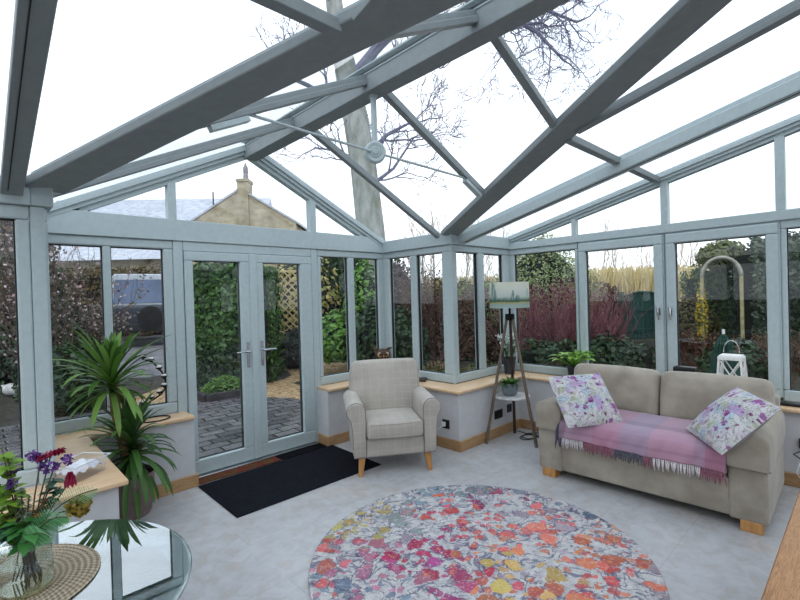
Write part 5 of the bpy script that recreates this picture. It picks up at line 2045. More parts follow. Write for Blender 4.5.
# ---- hedges, left to right -------------------------------------------------
hedge('evergreen_hedge', 'dark evergreen hedge at the far left edge beyond the left post', [G(9.5, -9.2), G(9.0, -7.35)], 1.0, 2.5, 5200, 0.075, deep)
o = bush('twiggy_shrub', 'brown leafless shrub rising over the hedge at the far left edge', G(9.6, -8.1), 0.8, 0.8, 4.0, 1500, 0.04, foliage_mat('brown bud', [(116, 96, 80), (140, 118, 98), (96, 78, 66)], .7, .2), core_b, base=2.4)
def twig_shrub(label, c, h, spread_r, n, mat, fmat, nf, fsize=0.03, name='flowering_shrub', depth=3):
    c = Vector(c)
    o = thing(name, c, label, 'shrub')
    st, fl = MB(), MB()
    for i in range(n):
        a = random.uniform(0, 2 * PI)
        d = Vector((math.cos(a) * .5, math.sin(a) * .5, 1.0))
        grow(st, c + Vector((random.gauss(0, spread_r * .35), random.gauss(0, spread_r * .35), 0)), d, h * 0.42, 0.014, depth, 0.8, 0.5, 0.0035, 4, .14)
    st.build('twigs', mat, o, world=True, kind='stuff')
    if nf:
        for i in range(nf):
            v = st.v[random.randrange(len(st.v))]
            if v[2] > c.z + h * 0.25:
                fl.card(Vector(v) + Vector((random.gauss(0, .03), random.gauss(0, .03), random.gauss(0, .03))), (random.gauss(0, 1), random.gauss(0, 1), random.gauss(0, 1)), fsize * random.uniform(.7, 1.2), .8)
        fl.build('blossom', fmat, o, world=True, kind='stuff')
    return o
mixleaf = foliage_mat('blossom and leaf', [(206, 172, 180), (92, 88, 72), (120, 104, 92), (222, 202, 206), (84, 96, 66), (110, 84, 76)], .6, .25)
twig_shrub('tangled pink-blossomed shrub outside the leftmost door-wall window', G(7.6, -5.9), 2.8, 0.55, 22, twigm, mixleaf, 1800, 0.03)
twig_shrub('smaller pink-blossomed shrub left of the parked car', G(8.8, -6.05), 1.6, 0.25, 8, twigm, mixleaf, 900, 0.03)
bush('evergreen_shrub', 'low dark evergreen shrub behind the yucca outside the left window', G(6.9, -5.15), 0.6, 0.6, 1.0, 1700, 0.05, deep)
bush('evergreen_shrub', 'dark rounded shrub at the foot of the pink-blossomed bush', G(8.8, -6.6), 0.9, 0.9, 1.7, 1800, 0.06, deep)
hedge('brown_hedge', 'clipped brown hedge behind the parked car', [G(19, -14), G(19, -9.0)], 1.2, 2.75, 2600, 0.10, foliage_mat('russet hedge leaf', [(122, 100, 66), (98, 84, 56), (84, 84, 54)], .6, .2), core_b)
hedge('ivy_hedge', 'tall glossy ivy hedge seen through the left glass door', [G(8.95, -4.0), G(9.0, -2.8)], 0.7, 2.25, 11000, 0.055, ivy)
hedge('ivy_hedge', 'lighter leafy hedge seen at the left of the right glass door', [G(9.4, -3.0), G(9.6, -2.75)], 0.4, 2.2, 4000, 0.05, foliage_mat('privet leaf', [(64, 98, 40), (92, 130, 56), (120, 156, 78), (50, 84, 34)], .4, .2))
hedge('box_hedge', 'row of low green plants at the base of the ivy hedge', [G(8.4, -3.75), G(8.45, -2.95)], 0.45, 0.6, 2200, 0.045, deep, asp=.7)
# planter mound with stone kerb
c = G(7.6, -3.0)
o = thing('planter', c, 'low green mounded bed with dark edging outside the left glass door', 'planter')
mb = MB()
for k in range(4):
    q = [(-.42, -.32), (.42, -.32), (.42, .32), (-.42, .32)]
    a, b = q[k], q[(k + 1) % 4]
    mb.bar(c + Vector((a[0], a[1], 0.06)), c + Vector((b[0], b[1], 0.06)), 0.10, 0.20)
mb.build('edging', simple('dark timber edging', (58, 56, 56), (40, 40, 42), 10, .8), o, world=True, bevel=0.01)
mb = MB()
for i in range(1500):
    a = random.uniform(0, 2 * PI)
    r_ = math.sqrt(random.random())
    p = c + Vector((math.cos(a) * r_ * .40, math.sin(a) * r_ * .32, 0.12 + 0.22 * (1 - r_ * r_) + random.gauss(0, .015)))
    mb.card(p, (random.gauss(0, .5), random.gauss(0, .5), 1), 0.03, .7)
mb.build('foliage', foliage_mat('sedum green', [(98, 134, 62), (124, 160, 80), (80, 114, 54)], .5, .25), o, world=True)
# trellis panel
A0, A1 = G(10.4, -2.8), G(10.4, -2.0)
o = thing('trellis', (A0 + A1) / 2, 'pale wooden diamond trellis panel seen through the right glass door', 'trellis')
zb0, zb1 = 0.75, 2.15
trm = simple('pale timber', (204, 186, 144), (184, 164, 122), 12, .7)
mb = MB()
d = (A1 - A0)
Lp = d.length
dn = d.normalized()
Hh = zb1 - zb0
st = 0.17
k = -Hh
while k < Lp:
    for s in (0, 1):
        u0, u1 = max(0, k), min(Lp, k + Hh)
        if u1 > u0:
            za0, za1 = zb0 + (u0 - k), zb0 + (u1 - k)
            if s:
                za0, za1 = zb0 + zb1 - za0, zb0 + zb1 - za1
            nrm = Vector((dn.y, -dn.x, 0)) * (0.012 if s else -0.012)
            mb.bar(A0 + dn * u0 + nrm + Vector((0, 0, za0 - A0.z)), A0 + dn * u1 + nrm + Vector((0, 0, za1 - A0.z)), 0.012, 0.03)
    k += st
mb.build('lattice', trm, o, world=True)
mb = MB()
for z in (zb0, zb1):
    mb.bar(A0 + Vector((0, 0, z - A0.z)), A1 + Vector((0, 0, z - A0.z)), 0.05, 0.05)
for P in (A0, A1):
    mb.bar(P, P + Vector((0, 0, zb1 - P.z + 0.05)), 0.06, 0.06, (1, 0, 0))
mb.build('surround', trm, o, world=True)
bush('sunlit_shrub', 'yellow-green shrub behind the trellis panel', G(12.2, -2.7), 1.2, 1.2, 2.9, 2600, 0.07, foliage_mat('pale sunlit leaf', [(190, 178, 108), (214, 200, 138), (164, 164, 88), (140, 150, 80)], .5, .35))  # sunlight behind the trellis is put into the pale leaf colours
bush('evergreen_shrub', 'low dark shrub below the trellis panel', G(10.05, -2.35), 0.45, 0.4, 0.85, 1600, 0.055, foliage_mat('slate green', [(40, 48, 52), (56, 64, 66), (46, 60, 48)], .5, .1))
bush('evergreen_shrub', 'small green shrub at the foot of the hedge seen through the right glass door', G(9.2, -2.72), 0.3, 0.3, 0.6, 900, 0.05, ivy)
hedge('evergreen_hedge', 'tall dark hedge outside the window right of the doors', [G(12.6, -2.0), G(12.2, -0.4)], 1.0, 2.35, 6500, 0.07, deep)
bush('bay_shrub', 'bright green bay shrub outside the window right of the doors', G(9.2, -1.32), 0.5, 0.5, 1.3, 1500, 0.065, baym, base=0.3)
bush('bay_shrub', 'tall light green shrub in the corner pane beside the inner corner', G(9.4, -0.72), 0.5, 0.5, 2.3, 2200, 0.06, baym)
bush('evergreen_shrub', 'dark leafy bush behind the owl in the corner window', G(8.4, -0.55), 0.5, 0.5, 1.5, 1500, 0.055, deep)
bush('purple_shrub', 'purple-leaved shrub outside the left corner window', G(10.2, 0.05), 0.62, 0.62, 2.2, 2600, 0.05, purp, core_b)
bush('evergreen_shrub', 'dark green bush below the purple-leaved shrub', G(8.9, 0.02), 0.55, 0.5, 1.35, 1700, 0.055, deep)
twig_shrub('tangle of brown stems outside the corner window left of the post', G(9.2, 0.75), 2.1, 0.8, 22, simple('red brown twig', (104, 74, 64), (80, 56, 50), 20, .85), beech, 900, 0.03, 'twiggy_shrub')
hedge('beech_hedge', 'low brown beech hedge outside the corner windows', [G(10.6, 0.4), G(10.2, 3.3)], 0.7, 1.35, 6500, 0.045, beech, core_b)
hedge('green_hedge', 'green clipped hedge behind the brown beech hedge', [G(13.5, 0.6), G(13.0, 4.2)], 0.9, 1.55, 3500, 0.07, foliage_mat('olive hedge leaf', [(96, 108, 54), (122, 132, 70), (76, 90, 46)], .5, .2))
# ground grass strip
hedge('low_planting', 'strip of low green ground cover below the corner windows', [G(8.3, 0.2), G(8.2, 3.0)], 0.6, 0.22, 2200, 0.035, foliage_mat('moss green', [(78, 96, 50), (100, 112, 60), (64, 78, 44), (110, 96, 70)], .6, .2))
# ---- right hand garden
bush('conifer', 'pale green bushy conifer outside the right-hand fixed window', G(10.0, 3.15), 1.15, 1.15, 2.75, 15000, 0.03, foliage_mat('conifer green', [(110, 132, 80), (144, 160, 106), (176, 186, 138), (92, 112, 70)], .5, .25))
def dogwood(label, c, h, w, n):
    c = Vector(c)
    o = thing('dogwood', c, label, 'shrub')
    mb = MB()
    for i in range(n):
        a = random.uniform(0, 2 * PI)
        r0 = random.uniform(0, w * 0.5)
        p = c + Vector((math.cos(a) * r0, math.sin(a) * r0, -0.02))
        d = Vector((math.cos(a) * r0 / w * .9 + random.gauss(0, .12), math.sin(a) * r0 / w * .9 + random.gauss(0, .12), 1))
        hh = h * random.uniform(.5, 1.1)
        pts = [p, p + d * hh * .5, p + d * hh + Vector((random.gauss(0, .04), random.gauss(0, .04), 0))]
        mb.tube(pts, [0.007, 0.005, 0.002], 4, cap=False)
        for j in range(3):
            t = random.uniform(.4, .9)
            q = p + d * hh * t
            e = Vector((random.gauss(0, .35), random.gauss(0, .35), .8))
            mb.tube([q, q + e * hh * .22], [0.004, 0.0015], 3, cap=False)
    mb.build('stems', redst, o, world=True)
    lf = MB()
    for i in range(int(n * 2.4)):
        a = random.uniform(0, 2 * PI)
        r0 = w * .62 * math.sqrt(random.random())
        lf.card(c + Vector((math.cos(a) * r0, math.sin(a) * r0, random.uniform(.3, 1.0) * h)), (random.gauss(0, 1), random.gauss(0, 1), random.gauss(0, 1)), 0.022, .6)
    lf.build('buds', foliage_mat('dogwood buds', [(160, 110, 118), (182, 138, 142), (130, 84, 94)], .6, .2), o, world=True, kind='stuff')
    return o
dogwood('red-stemmed shrub outside the fixed window right of the lamp', G(8.7, 2.6), 1.75, 0.75, 210)
dogwood('red-stemmed shrub between the lamp window and the casement', G(8.6, 3.25), 1.75, 0.75, 210)
dogwood('red-stemmed shrub left of the green gate', G(8.8, 3.75), 1.6, 0.5, 150)
hedge('evergreen_hedge', 'low dark planting in front of the red-stemmed shrubs', [G(7.7, 2.2), G(7.8, 4.0)], 0.6, 0.65, 3200, 0.05, deep)
hedge('beech_hedge', 'brown hedge behind the red-stemmed shrubs', [G(11.2, 3.0), G(11.6, 5.2)], 0.7, 1.45, 3600, 0.055, beech, core_b)
# gate
gm = simple('dark green gate paint', (30, 82, 74), (24, 66, 62), 12, .6)
c = G(12.0, 6.45)
o = thing('garden_gate', c, 'dark green boarded garden gate with curved top', 'gate')
gd = Vector((0.724, -0.690, 0))
mb = MB()
nb = 9
for i in range(nb):
    t0, t1 = -0.5 + i / nb, -0.5 + (i + 1) / nb
    def zt(t):
        return 1.30 + 0.10 * math.cos(t * PI) - c.z
    p0, p1 = c + gd * (t0 + .004), c + gd * (t1 - .004)
    nrm = Vector((0.69, 0.724, 0)) * 0.02
    vs = []
    for s_ in (-1, 1):
        vs += [p0 + nrm * s_, p1 + nrm * s_, p1 + nrm * s_ + Vector((0, 0, zt(t1))), p0 + nrm * s_ + Vector((0, 0, zt(t0)))]
    mb.add(vs, [(0, 1, 2, 3), (7, 6, 5, 4), (0, 4, 5, 1), (1, 5, 6, 2), (2, 6, 7, 3), (3, 7, 4, 0)])
mb.build('boards', gm, o, world=True)
mb = MB()
pts = []
for i in range(13):
    t = -0.5 + i / 12
    pts.append(c + gd * t + Vector((-0.02, -0.02, 1.33 + 0.10 * math.cos(t * PI) - c.z)))
mb.tube(pts, 0.035, 6)
mb.build('rail', gm, o, world=True)
for z in (0.25, 0.8):
    mb = MB()
    mb.bar(c + gd * -.5 + Vector((-.025, -.025, z)), c + gd * .5 + Vector((-.025, -.025, z)), 0.03, 0.09)
    mb.build('rail', gm, o, world=True)
for s_ in (-1, 1):
    p = c + gd * (s_ * 0.58)
    mb = MB()
    mb.bar(p, p + Vector((0, 0, 1.28)), 0.12, 0.12, (1, 0, 0))
    mb.build('post', gm, o, world=True, bevel=0.01)
fm = simple('dark green fence', (34, 62, 60), (26, 50, 50), 8, .8)
P0, P1 = G(12.0, 7.1), G(12.3, 9.5)
o = thing('fence', P0, 'low dark green boarded fence right of the gate', 'fence')
mb = MB()
for i in range(9):
    z = 0.08 + i * 0.105
    mb.bar(P0 + Vector((0, 0, z)), P1 + Vector((0, 0, z)), 0.03, 0.095)
mb.build('boards', fm, o, world=True)
for i in range(3):
    p = P0.lerp(P1, i / 2)
    mb = MB()
    mb.bar(p, p + Vector((0, 0, 1.05)), 0.09, 0.09, (1, 0, 0))
    mb.build('post', fm, o, world=True)
# golden reeds
def reeds(label, a, b, h, n):
    a, b = Vector(a), Vector(b)
    mb = MB()
    for i in range(n):
        p = a.lerp(b, random.random()) + Vector((random.gauss(0, .35), random.gauss(0, .35), 0))
        hh = h * random.uniform(.6, 1.05)
        d = Vector((random.gauss(0, .10), random.gauss(0, .10), 1))
        q = p + d * hh
        w = Vector((0.724, -0.69, 0)) * random.uniform(.018, .04)
        mb.add([p - w, p + w, q + w * .5, q - w * .5], [(0, 1, 2, 3)])
        if random.random() < .5:
            mb.leaf(p + d * hh * .6, (random.gauss(0, 1), random.gauss(0, 1), .8), (0, 0, 1), .5, .05, .5, 3)
    o = mb.build('reed_bed', goldg)
    tag(o, label, 'reeds', kind='stuff')
reeds('golden reeds beyond the hedge outside the corner windows', G(16, 1.0), G(16, 4.6), 1.9, 1700)
reeds('golden reeds behind the green gate and red shrubs', G(17, 5.4), G(17, 12.5), 2.1, 3600)
bush('domed_shrub', 'low domed brown-green bush left of the garden arch', G(10.4, 6.65), 0.75, 0.6, 1.25, 2200, 0.04, foliage_mat('heather brown', [(92, 86, 56), (118, 108, 74), (78, 84, 50)], .6, .2), core_b)
twig_shrub('rusty low shrub below the domed bush', G(9.0, 5.9), 0.8, 0.6, 14, simple('rust twig', (120, 72, 54), (92, 56, 44), 20, .85), beech, 500, 0.03, 'twiggy_shrub', 2)
# garden arch
gd = Vector((0.690 * -0.58 + 0.724 * 0.81, 0.724 * -0.58 - 0.690 * 0.81, 0))
fd_ = Vector((0.690 * 0.81 + 0.724 * 0.58, 0.724 * 0.81 - 0.690 * 0.58, 0))
c = G(9.0, 6.42)
o = thing('garden_arch', c, 'pale round-topped garden arch against the big hedge', 'arch')
arm_ = simple('weathered arch timber', (176, 168, 128), (150, 142, 104), 10, .7)
for s_ in (-1, 1):
    mb = MB()
    for dd in (-.16, .16):
        p = c + gd * (s_ * 0.32) + fd_ * dd
        mb.bar(p, Vector((p.x, p.y, 1.72)), 0.05, 0.05, (1, 0, 0))
    for k in range(7):
        z = 0.2 + k * 0.22
        p = c + gd * (s_ * 0.32)
        mb.bar(Vector((p.x, p.y, z)) - fd_ * .16, Vector((p.x, p.y, z)) + fd_ * .16, 0.02, 0.02)
    mb.build('post', arm_, o, world=True)
mb = MB()
for dd in (-.16, .16):
    pts = []
    for k in range(17):
        t = PI * k / 16
        p = c + gd * (0.32 * math.cos(t)) + fd_ * dd
        pts.append(Vector((p.x, p.y, 1.70 + 0.38 * math.sin(t))))
    mb.tube(pts, 0.035, 6)
mb.build('hoop', simple('pale grey hoop', (168, 166, 154), (146, 144, 132), 10, .6), o, world=True, smooth=True)
mb = MB()
for k in range(17):
    t = PI * k / 16
    p = c + gd * (0.32 * math.cos(t))
    z = 1.70 + 0.38 * math.sin(t)
    a = Vector((p.x, p.y, z)) - fd_ * .16
    mb.bar(a, a + fd_ * .32, 0.06, 0.012, gd * math.cos(t) + Vector((0, 0, math.sin(t))))
mb.build('slats', arm_, o, world=True)
bush('yellow_shrub', 'yellow-flowered climber on the left post of the arch', G(9.1, 6.08), 0.10, 0.10, 1.7, 420, 0.035, foliage_mat('yellow blossom', [(226, 196, 60), (206, 178, 70), (120, 132, 60)], .6, .3), simple('climber stem', (90, 90, 50)), base=0.5)
hedge('laurel_hedge', 'big dark hedge with frosted leaves right of the arch', [G(9.9, 7.75), G(8.9, 9.1)], 1.0, 2.45, 12000, 0.055, foliage_mat('frosted hedge leaf', [(44, 58, 44), (62, 78, 56), (88, 104, 82), (118, 132, 112), (50, 66, 42)], .45, .15))
hedge('laurel_hedge', 'green hedge seen through the arch opening', [G(11.0, 7.2), G(10.5, 8.3)], 0.6, 1.8, 4200, 0.055, foliage_mat('through arch leaf', [(50, 78, 42), (72, 104, 54), (96, 126, 66), (38, 60, 36)], .45, .15))
bush('domed_shrub', 'yellowish crown of foliage over the top of the arch', G(10.3, 7.4), 0.6, 0.5, 2.55, 1500, 0.05, foliage_mat('olive crown', [(104, 112, 66), (132, 136, 88), (84, 96, 58)], .5, .2), base=1.9)
hedge('evergreen_hedge', 'dark hedge at the far right edge beyond the last window', [G(8.0, 7.6), G(7.0, 8.6)], 1.0, 2.35, 6000, 0.055, deep)
twig_shrub('brown dry stems low at the right-hand end window', G(6.9, 5.75), 1.0, 0.6, 16, simple('dry stem', (134, 110, 84), (100, 80, 62), 20, .85), beech, 600, 0.03, 'twiggy_shrub', 2)
bush('evergreen_shrub', 'dark low shrub behind the white lantern', G(7.4, 5.5), 0.7, 0.5, 0.75, 1500, 0.05, deep)
# furled parasol
c = G(6.6, 4.72)
o = thing('garden_parasol', c, 'furled dark green garden parasol behind the sofa window', 'parasol')
mb = MB()
mb.tube([c, c + Vector((0, 0, 1.0))], 0.02, 8)
mb.build('pole', M['white'], o, world=True)
mb = MB()
nf = 12
prof = [(0.20, 0.22), (0.19, 0.35), (0.15, 0.60), (0.09, 0.82), (0.03, 0.93), (0.0, 0.95)]
vs, fs = [], []
for r_, z in prof:
    for k in range(nf * 2):
        rr = r_ * (1 if k % 2 else 0.55)
        a = PI * k / nf
        vs.append(c + Vector((rr * math.cos(a), rr * math.sin(a), z)))
for i in range(len(prof) - 1):
    for k in range(nf * 2):
        k2 = (k + 1) % (nf * 2)
        fs.append((i * nf * 2 + k, i * nf * 2 + k2, (i + 1) * nf * 2 + k2, (i + 1) * nf * 2 + k))
mb.add(vs, fs)
mb.build('canopy', simple('parasol green', (34, 84, 70), (26, 66, 58), 10, .7), o, world=True)
# ---- white bird ornament
c = G(8.2, -7.07)
o = thing('bird_ornament', c, 'pale duck ornament on the ground at the far left edge', 'ornament')
mb = MB()
mb.rbox((0, 0, 0.13), (0.17, 0.10, 0.10), 0.09, (0.02, 0.02, 0.01), 5)
mb.tube([(0.12, 0, 0.18), (0.17, 0, 0.27), (0.16, 0, 0.33)], [0.06, 0.04, 0.045], 10)
mb.tube([(-0.14, 0, 0.16), (-0.25, 0, 0.20)], [0.06, 0.01], 8)
b_ = mb.build('body', simple('weathered white stone', (214, 214, 212), (180, 182, 184), 12, .8), o, smooth=True)
mb = MB()
mb.tube([(0.19, 0, 0.325), (0.26, 0, 0.315)], [0.022, 0.008], 8)
mb.build('beak', simple('dull orange', (170, 120, 70)), o, smooth=True)
o.rotation_euler = (0, 0, R(-50))

# ---- parked 4x4
c = G(13.6, -7.85)
cr = thing('car', c, 'dark grey boxy off-road car parked on the drive, seen from behind', 'car', R(-15))
cr.scale = (0.95, 1, 1.08)
carp = simple('dark grey car paint', (74, 80, 92), (66, 72, 84), 3, .3, .3)
carl = simple('silver roof paint', (184, 190, 200), (170, 178, 188), 3, .3, .2)
cglass = simple('car glass with blue reflection', (86, 112, 150), (60, 82, 118), 1.2, .08, spec=.9)  # bluish window reflection painted as the base colour of the glass
tyre = simple('tyre rubber', (32, 32, 34), (22, 22, 24), 20, .8)
# local: x right, y forward (away), rear face at y=0
mb = MB()
mb.rbox((0, 2.1, 0.82), (0.90, 2.1, 0.36), 0.08, (0.03, 0, 0), 5)
mb.build('body_shell', carp, cr, smooth='auto')
mb = MB()
prof = [(-0.86, 1.16), (0.86, 1.16), (0.74, 1.98), (0.66, 2.06), (-0.66, 2.06), (-0.74, 1.98)]
n = len(prof)
vs = [(x, 0.03 + (z - 1.16) * .12, z) for x, z in prof] + [(x, 3.1 - (z - 1.16) * .7, z) for x, z in prof]
mb.add(vs, [tuple(range(n)), tuple(range(2 * n - 1, n - 1, -1))] + [(i, n + i, n + (i + 1) % n, (i + 1) % n) for i in range(n)])
mb.build('cabin', carl, cr, bevel=0.03)
mb = MB()
mb.prism([(-0.72, 1.24), (0.72, 1.24), (0.64, 1.90), (-0.64, 1.90)], -0.004, 0.0, 'y')
mb.v = [(x, y + 0.012 + (z - 1.16) * .12, z) for x, y, z in mb.v]
mb.build('rear_window', cglass, cr)
for s_ in (-1, 1):
    mb = MB()
    zz = [(0.25, 1.26), (2.5, 1.26), (2.1, 1.86), (0.30, 1.90)]
    vs = []
    for y, z in zz:
        vs.append((s_ * (0.868 - (z - 1.16) * .146), y, z))
    mb.add(vs, [(0, 1, 2, 3)])
    mb.build('side_window', cglass, cr)
    mb = MB()
    mb.box(s_ * 0.80 - 0.06, s_ * 0.80 + 0.06, -0.02, 0.04, 0.82, 1.18)
    mb.build('tail_light', simple('red lens', (178, 40, 40), (150, 30, 34), 10, .25), cr, bevel=0.01)
    for y in (0.75, 3.4):
        mb = MB()
        m2 = MB()
        m2.lathe([(0.0, -0.11), (0.24, -0.11), (0.36, -0.08), (0.38, 0.0), (0.36, 0.08), (0.24, 0.11), (0, 0.11)], 24)
        mb.add([(s_ * 0.80 + v[2], y + v[0], 0.38 + v[1]) for v in m2.v], m2.f)
        mb.build('wheel', tyre, cr, smooth='auto')
mb = MB()
mb.rbox((0, -0.06, 0.55), (0.86, 0.08, 0.11), 0.03, n=3)
mb.build('bumper', simple('bumper black', (40, 42, 46), (30, 32, 36), 10, .6), cr, smooth='auto')
mb = MB()
m2 = MB()
m2.lathe([(0.0, -0.09), (0.22, -0.09), (0.35, -0.06), (0.36, 0.0), (0.35, 0.06), (0.22, 0.09), (0, 0.09)], 24)
mb.add([(0.30 + v[0], -0.10 + v[2], 0.80 + v[1]) for v in m2.v], m2.f)
mb.build('spare_wheel', tyre, cr, smooth='auto')

# ---- buildings
def stone_mat():
    m, nt, N, L = new_mat('buff stone walling')
    b = node(nt, 'ShaderNodeTexBrick')
    b.inputs['Scale'].default_value = 1.0
    b.inputs['Brick Width'].default_value = 0.62
    b.inputs['Row Height'].default_value = 0.22
    b.inputs['Mortar Size'].default_value = 0.02
    b.inputs['Color1'].default_value = lin((204, 194, 170))
    b.inputs['Color2'].default_value = lin((184, 172, 148))
    b.inputs['Mortar'].default_value = lin((196, 186, 164))
    L.new(coords(nt, 'Object', (1, 1, 1), (R(90), 0, 0)), b.inputs['Vector'])
    n_ = noise(nt, coords(nt), 1.2, 4)
    r = ramp(nt, [(0.3, (255, 255, 255)), (0.7, (200, 196, 190))])
    L.new(n_, r.inputs[0])
    finish(nt, mixc(nt, 1.0, b.outputs[0], r.outputs[0], 'MULTIPLY'), .9)
    return m
stone = stone_mat()
slate_r = simple('glare whitened slate', (198, 202, 212), (168, 172, 184), 2.0, .6, detail=6, stretch=(1, 1, 4))  # glare on the roofs painted in as a whitened slate colour
c = W(32, -11.1, 0)
hs = thing('house', c, 'buff stone house gable with a chimney beyond the hedge', 'house', R(-43.4))
hw_, ev, ap, dp = 3.9, 6.9, 9.35, 9.0
mb = MB()
mb.prism([(-hw_, 0), (hw_, 0), (hw_, ev), (0, ap), (-hw_, ev)], 0, dp, 'y')
mb.build('walls', stone, hs)
for s_ in (-1, 1):
    mb = MB()
    k = 0.25
    sl = (ap - ev) / hw_
    pts = [(0, ap + .02), (s_ * (hw_ + k), ev - k * sl + .02), (s_ * (hw_ + k), ev - k * sl + .18), (0, ap + .18)]
    mb.prism(pts if s_ > 0 else pts[::-1], -0.06, dp, 'y')
    mb.build('roof_slope', slate_r, hs)
mb = MB()
mb.box(-0.15, 0.6, -0.12, 0.9, 0, 10.0)
mb.box(-0.22, 0.67, -0.19, 0.97, 9.9, 10.1)
mb.build('chimney', stone, hs)
mb = MB()
mb.lathe([(0.17, 10.15), (0.19, 10.5), (0.15, 10.7), (0.18, 10.75), (0.17, 11.15), (0.12, 11.2), (0.06, 11.4), (0.0, 11.5)], 14, (0.2, 0.75, 0))
mb.build('chimney_pot', simple('grey terracotta', (150, 146, 150), (130, 126, 130)), hs, smooth='auto')
mb = MB()
mb.box(-2.2, -2.12, 0.6, 0.68, 7.5, 9.4)
mb.build('flue', M['darkmetal'], hs)
c = W(40, -23, 0)
h2 = thing('barn', c, 'long pale slate-roofed barn behind the stone house', 'barn', R(-43.4 + 4))
mb = MB()
mb.box(-9, 10.5, -1.2, 9.2, 0, 6.0)
mb.build('walls', stone, h2)
mb = MB()
mb.prism([(-2.6, 5.2), (4, 11.6), (10.6, 5.2)], -9.3, 10.8, 'x')
mb.build('roof', slate_r, h2)

# ---- big bare tree above the roof
base = Vector((8.05, 8.75, gz(8.05, 8.75)))
bt = thing('bare_tree', base, 'big leafless tree with mossy grey trunk seen through the glass roof', 'tree')
tr = MB()
tpts = [base + Vector((0, 0, -.2)), Vector((8.05, 8.85, 1.5)), Vector((8.02, 8.95, 3.3)), Vector((7.93, 9.06, 5.0)), Vector((7.80, 9.2, 6.4)), Vector((7.66, 9.36, 7.6)), Vector((7.5, 9.5, 9.0)), Vector((7.4, 9.7, 11.0)), Vector((7.2, 9.7, 13.0))]
trs = [0.50, 0.42, 0.37, 0.345, 0.33, 0.29, 0.23, 0.17, 0.10]
tr.tube([p + Vector((-0.26, 0.25, 0)) for p in tpts], trs, 16)
tr.build('trunk', barkm, bt, world=True, smooth=True)
br = MB()
random.seed(21)
def limb(pts, r0, r1, depth, n_side, ln, spread=0.8):
    pts = [Vector(p) for p in pts]
    k = len(pts)
    rs = [r0 + (r1 - r0) * i / (k - 1) for i in range(k)]
    br.tube(pts, rs, 7, cap=False)
    for i in range(n_side):
        t = (i + 1) / n_side * (k - 1)
        j = min(k - 2, int(t))
        q = pts[j].lerp(pts[j + 1], t - j)
        cur = (pts[j + 1] - pts[j]).normalized()
        ax = Vector((random.gauss(0, 1), random.gauss(0, 1), random.gauss(0, 1)))
        ax = (ax - cur * ax.dot(cur)).normalized()
        grow(br, q, cur + ax * random.uniform(.5, 1.2), ln * random.uniform(.7, 1.1), (rs[j] * .45), depth, spread, 0.1, 0.0075, 5, .2, (2, 3))
# long limbs to the right and up, matching the crown over the glass
limb([(7.7, 9.3, 7.2), (8.6, 8.6, 8.6), (9.8, 7.6, 9.6), (10.9, 6.6, 10.0)], 0.16, 0.06, 4, 5, 1.0)
limb([(10.0, 7.3, 9.5), (10.8, 6.6, 9.1), (11.5, 5.9, 8.5), (12.0, 5.4, 7.7)], 0.09, 0.03, 4, 11, 0.8)
limb([(10.7, 6.8, 9.7), (11.6, 6.0, 9.3), (12.4, 5.2, 8.8)], 0.08, 0.03, 4, 10, 0.8)
limb([(10.3, 7.1, 9.4), (10.8, 6.7, 8.6), (11.1, 6.3, 7.8)], 0.06, 0.02, 4, 9, 0.7)
limb([(7.8, 9.2, 6.6), (8.4, 8.7, 7.3), (9.2, 8.0, 7.9), (9.8, 7.5, 8.7)], 0.11, 0.04, 4, 6, 0.85)
limb([(7.95, 9.05, 5.2), (8.4, 8.6, 5.8), (9.0, 8.1, 6.2)], 0.08, 0.025, 4, 5, 0.8)
limb([(8.0, 9.0, 4.4), (8.5, 8.5, 4.9), (8.9, 8.1, 5.7)], 0.06, 0.02, 4, 5, 0.75)
limb([(7.8, 9.2, 6.4), (7.2, 9.8, 7.0), (6.5, 10.4, 7.4)], 0.10, 0.03, 4, 5, 0.8)
limb([(7.95, 9.05, 5.0), (7.5, 9.5, 5.4), (7.0, 9.9, 5.5)], 0.06, 0.02, 3, 5, 0.7)
limb([(7.5, 9.5, 9.0), (7.0, 9.5, 10.4), (6.4, 9.2, 11.8)], 0.14, 0.05, 4, 5, 1.0)
limb([(7.4, 9.7, 10.5), (8.2, 9.0, 12.0), (9.2, 8.2, 13.0)], 0.12, 0.04, 4, 5, 1.0)
off = Vector((-0.26, 0.25, 0))
br.v = [tuple(Vector(p) + off) for p in br.v]
br.build('branches', barkp, bt, world=True)
# ---- thin bare trees in the background
random.seed(5)
saps = [(14.0, 0.75, 4.6, 'thin bare tree left of the corner post, nearest the post'), (14.6, 1.15, 5.0, 'thin bare tree just behind the corner post'), (13.8, 0.5, 4.2, 'slender bare tree above the purple-leaved shrub'),
        (15, 2.2, 4.4, 'thin bare tree in the left pane right of the corner post'), (15.5, 2.75, 4.8, 'thin bare tree near the middle bar right of the corner post'), (15, 3.35, 4.2, 'thin bare tree left of the lamp shade'),
        (18.5, 8.3, 4.6, 'thin bare tree behind the gate, leftmost of the group in the casement'), (19, 9.2, 5.0, 'thin bare tree directly above the green gate'), (18.5, 10.0, 4.4, 'thin bare tree right of the green gate'),
        (18.5, 11.6, 4.8, 'thin bare tree left of the garden arch in the right casement'), (19.5, 12.6, 4.8, 'thin bare tree beside the crown of the arch'), (18, 5.6, 4.2, 'thin bare tree behind the pale conifer')]
for f, r_, h, lab in saps:
    bare('bare_sapling', lab, G(f, r_), h * 0.72, 0.045, 3, 0.25, 0.55, 11, barkm, simple('pale twig', (176, 158, 138), (150, 132, 116), 10, .9) if 'pale twig' not in bpy.data.materials else bpy.data.materials['pale twig'], (random.gauss(0, .15), random.gauss(0, .15)), 'thin bare trees beyond the hedges', 0.9)

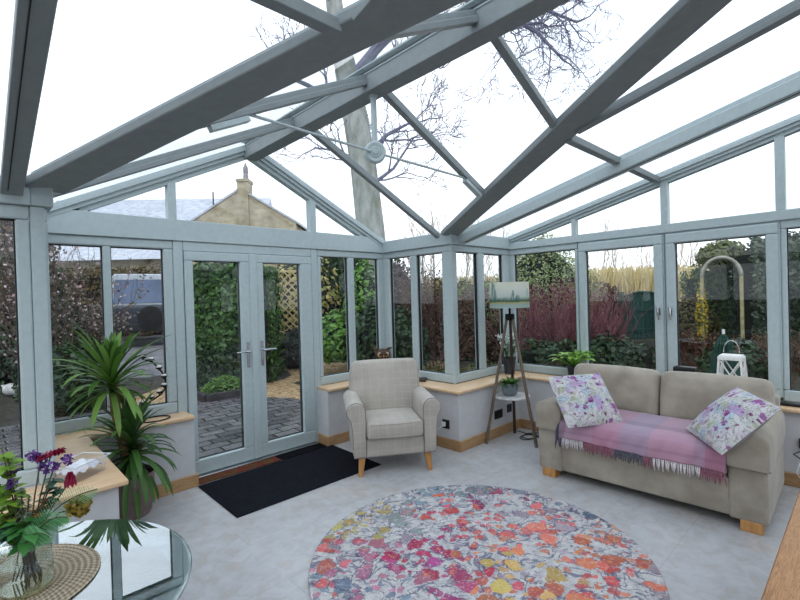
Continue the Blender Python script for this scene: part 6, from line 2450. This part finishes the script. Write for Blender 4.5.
# ------------------------------------------------------------------ camera, sky
def camera():
    f, roll, pitch, yaw = 451.157, R(-1.6448), R(-0.4825), R(43.6308)
    F = Vector((math.sin(yaw) * math.cos(pitch), math.cos(yaw) * math.cos(pitch), math.sin(pitch)))
    r = Vector((math.cos(yaw), -math.sin(yaw), 0))
    u = r.cross(F)
    Rr = r * math.cos(roll) + u * math.sin(roll)
    U = -r * math.sin(roll) + u * math.cos(roll)
    cd = bpy.data.cameras.new('camera')
    cd.sensor_width = 36.0
    cd.lens = f / 800.0 * 36.0
    cd.clip_start = 0.05
    cd.clip_end = 300
    co = bpy.data.objects.new('camera', cd)
    col.objects.link(co)
    m = Matrix((Rr, U, -F)).transposed().to_4x4()
    m.translation = Vector((0, 0, 1.5))
    co.matrix_world = m
    bpy.context.scene.camera = co
camera()

w = bpy.data.worlds.new('overcast sky')
bpy.context.scene.world = w
w.use_nodes = True
nt = w.node_tree
nt.nodes.clear()
tc = node(nt, 'ShaderNodeTexCoord')
sp = node(nt, 'ShaderNodeSeparateXYZ')
nt.links.new(tc.outputs['Generated'], sp.inputs[0])
rp = ramp(nt, [(0.0, (250, 251, 253)), (0.35, (244, 248, 254)), (1.0, (232, 241, 253))])
nt.links.new(sp.outputs[2], rp.inputs[0])
n1 = noise(nt, coords(nt, 'Generated', (1.5, 1.5, 3)), 1.5, 4)
r2 = ramp(nt, [(0.35, (255, 255, 255)), (0.7, (238, 243, 250))])
nt.links.new(n1, r2.inputs[0])
c = mixc(nt, 1.0, rp.outputs[0], r2.outputs[0], 'MULTIPLY')
bg = node(nt, 'ShaderNodeBackground')
bg.inputs[1].default_value = 1.6
nt.links.new(c, bg.inputs[0])
wo = node(nt, 'ShaderNodeOutputWorld')
nt.links.new(bg.outputs[0], wo.inputs[0])
sd = bpy.data.lights.new('soft_sun', 'SUN')
sd.energy = 0.6
sd.angle = R(50)
sd.color = (1.0, 0.97, 0.93)
so = bpy.data.objects.new('soft_sun', sd)
col.objects.link(so)
so.rotation_euler = (R(38), R(10), R(-60))
sc = bpy.context.scene
sc.view_settings.view_transform = 'Standard'
sc.view_settings.look = 'None'
sc.view_settings.exposure = 0.14
sc.view_settings.gamma = 0.92
sc.cycles.transparent_max_bounces = 24
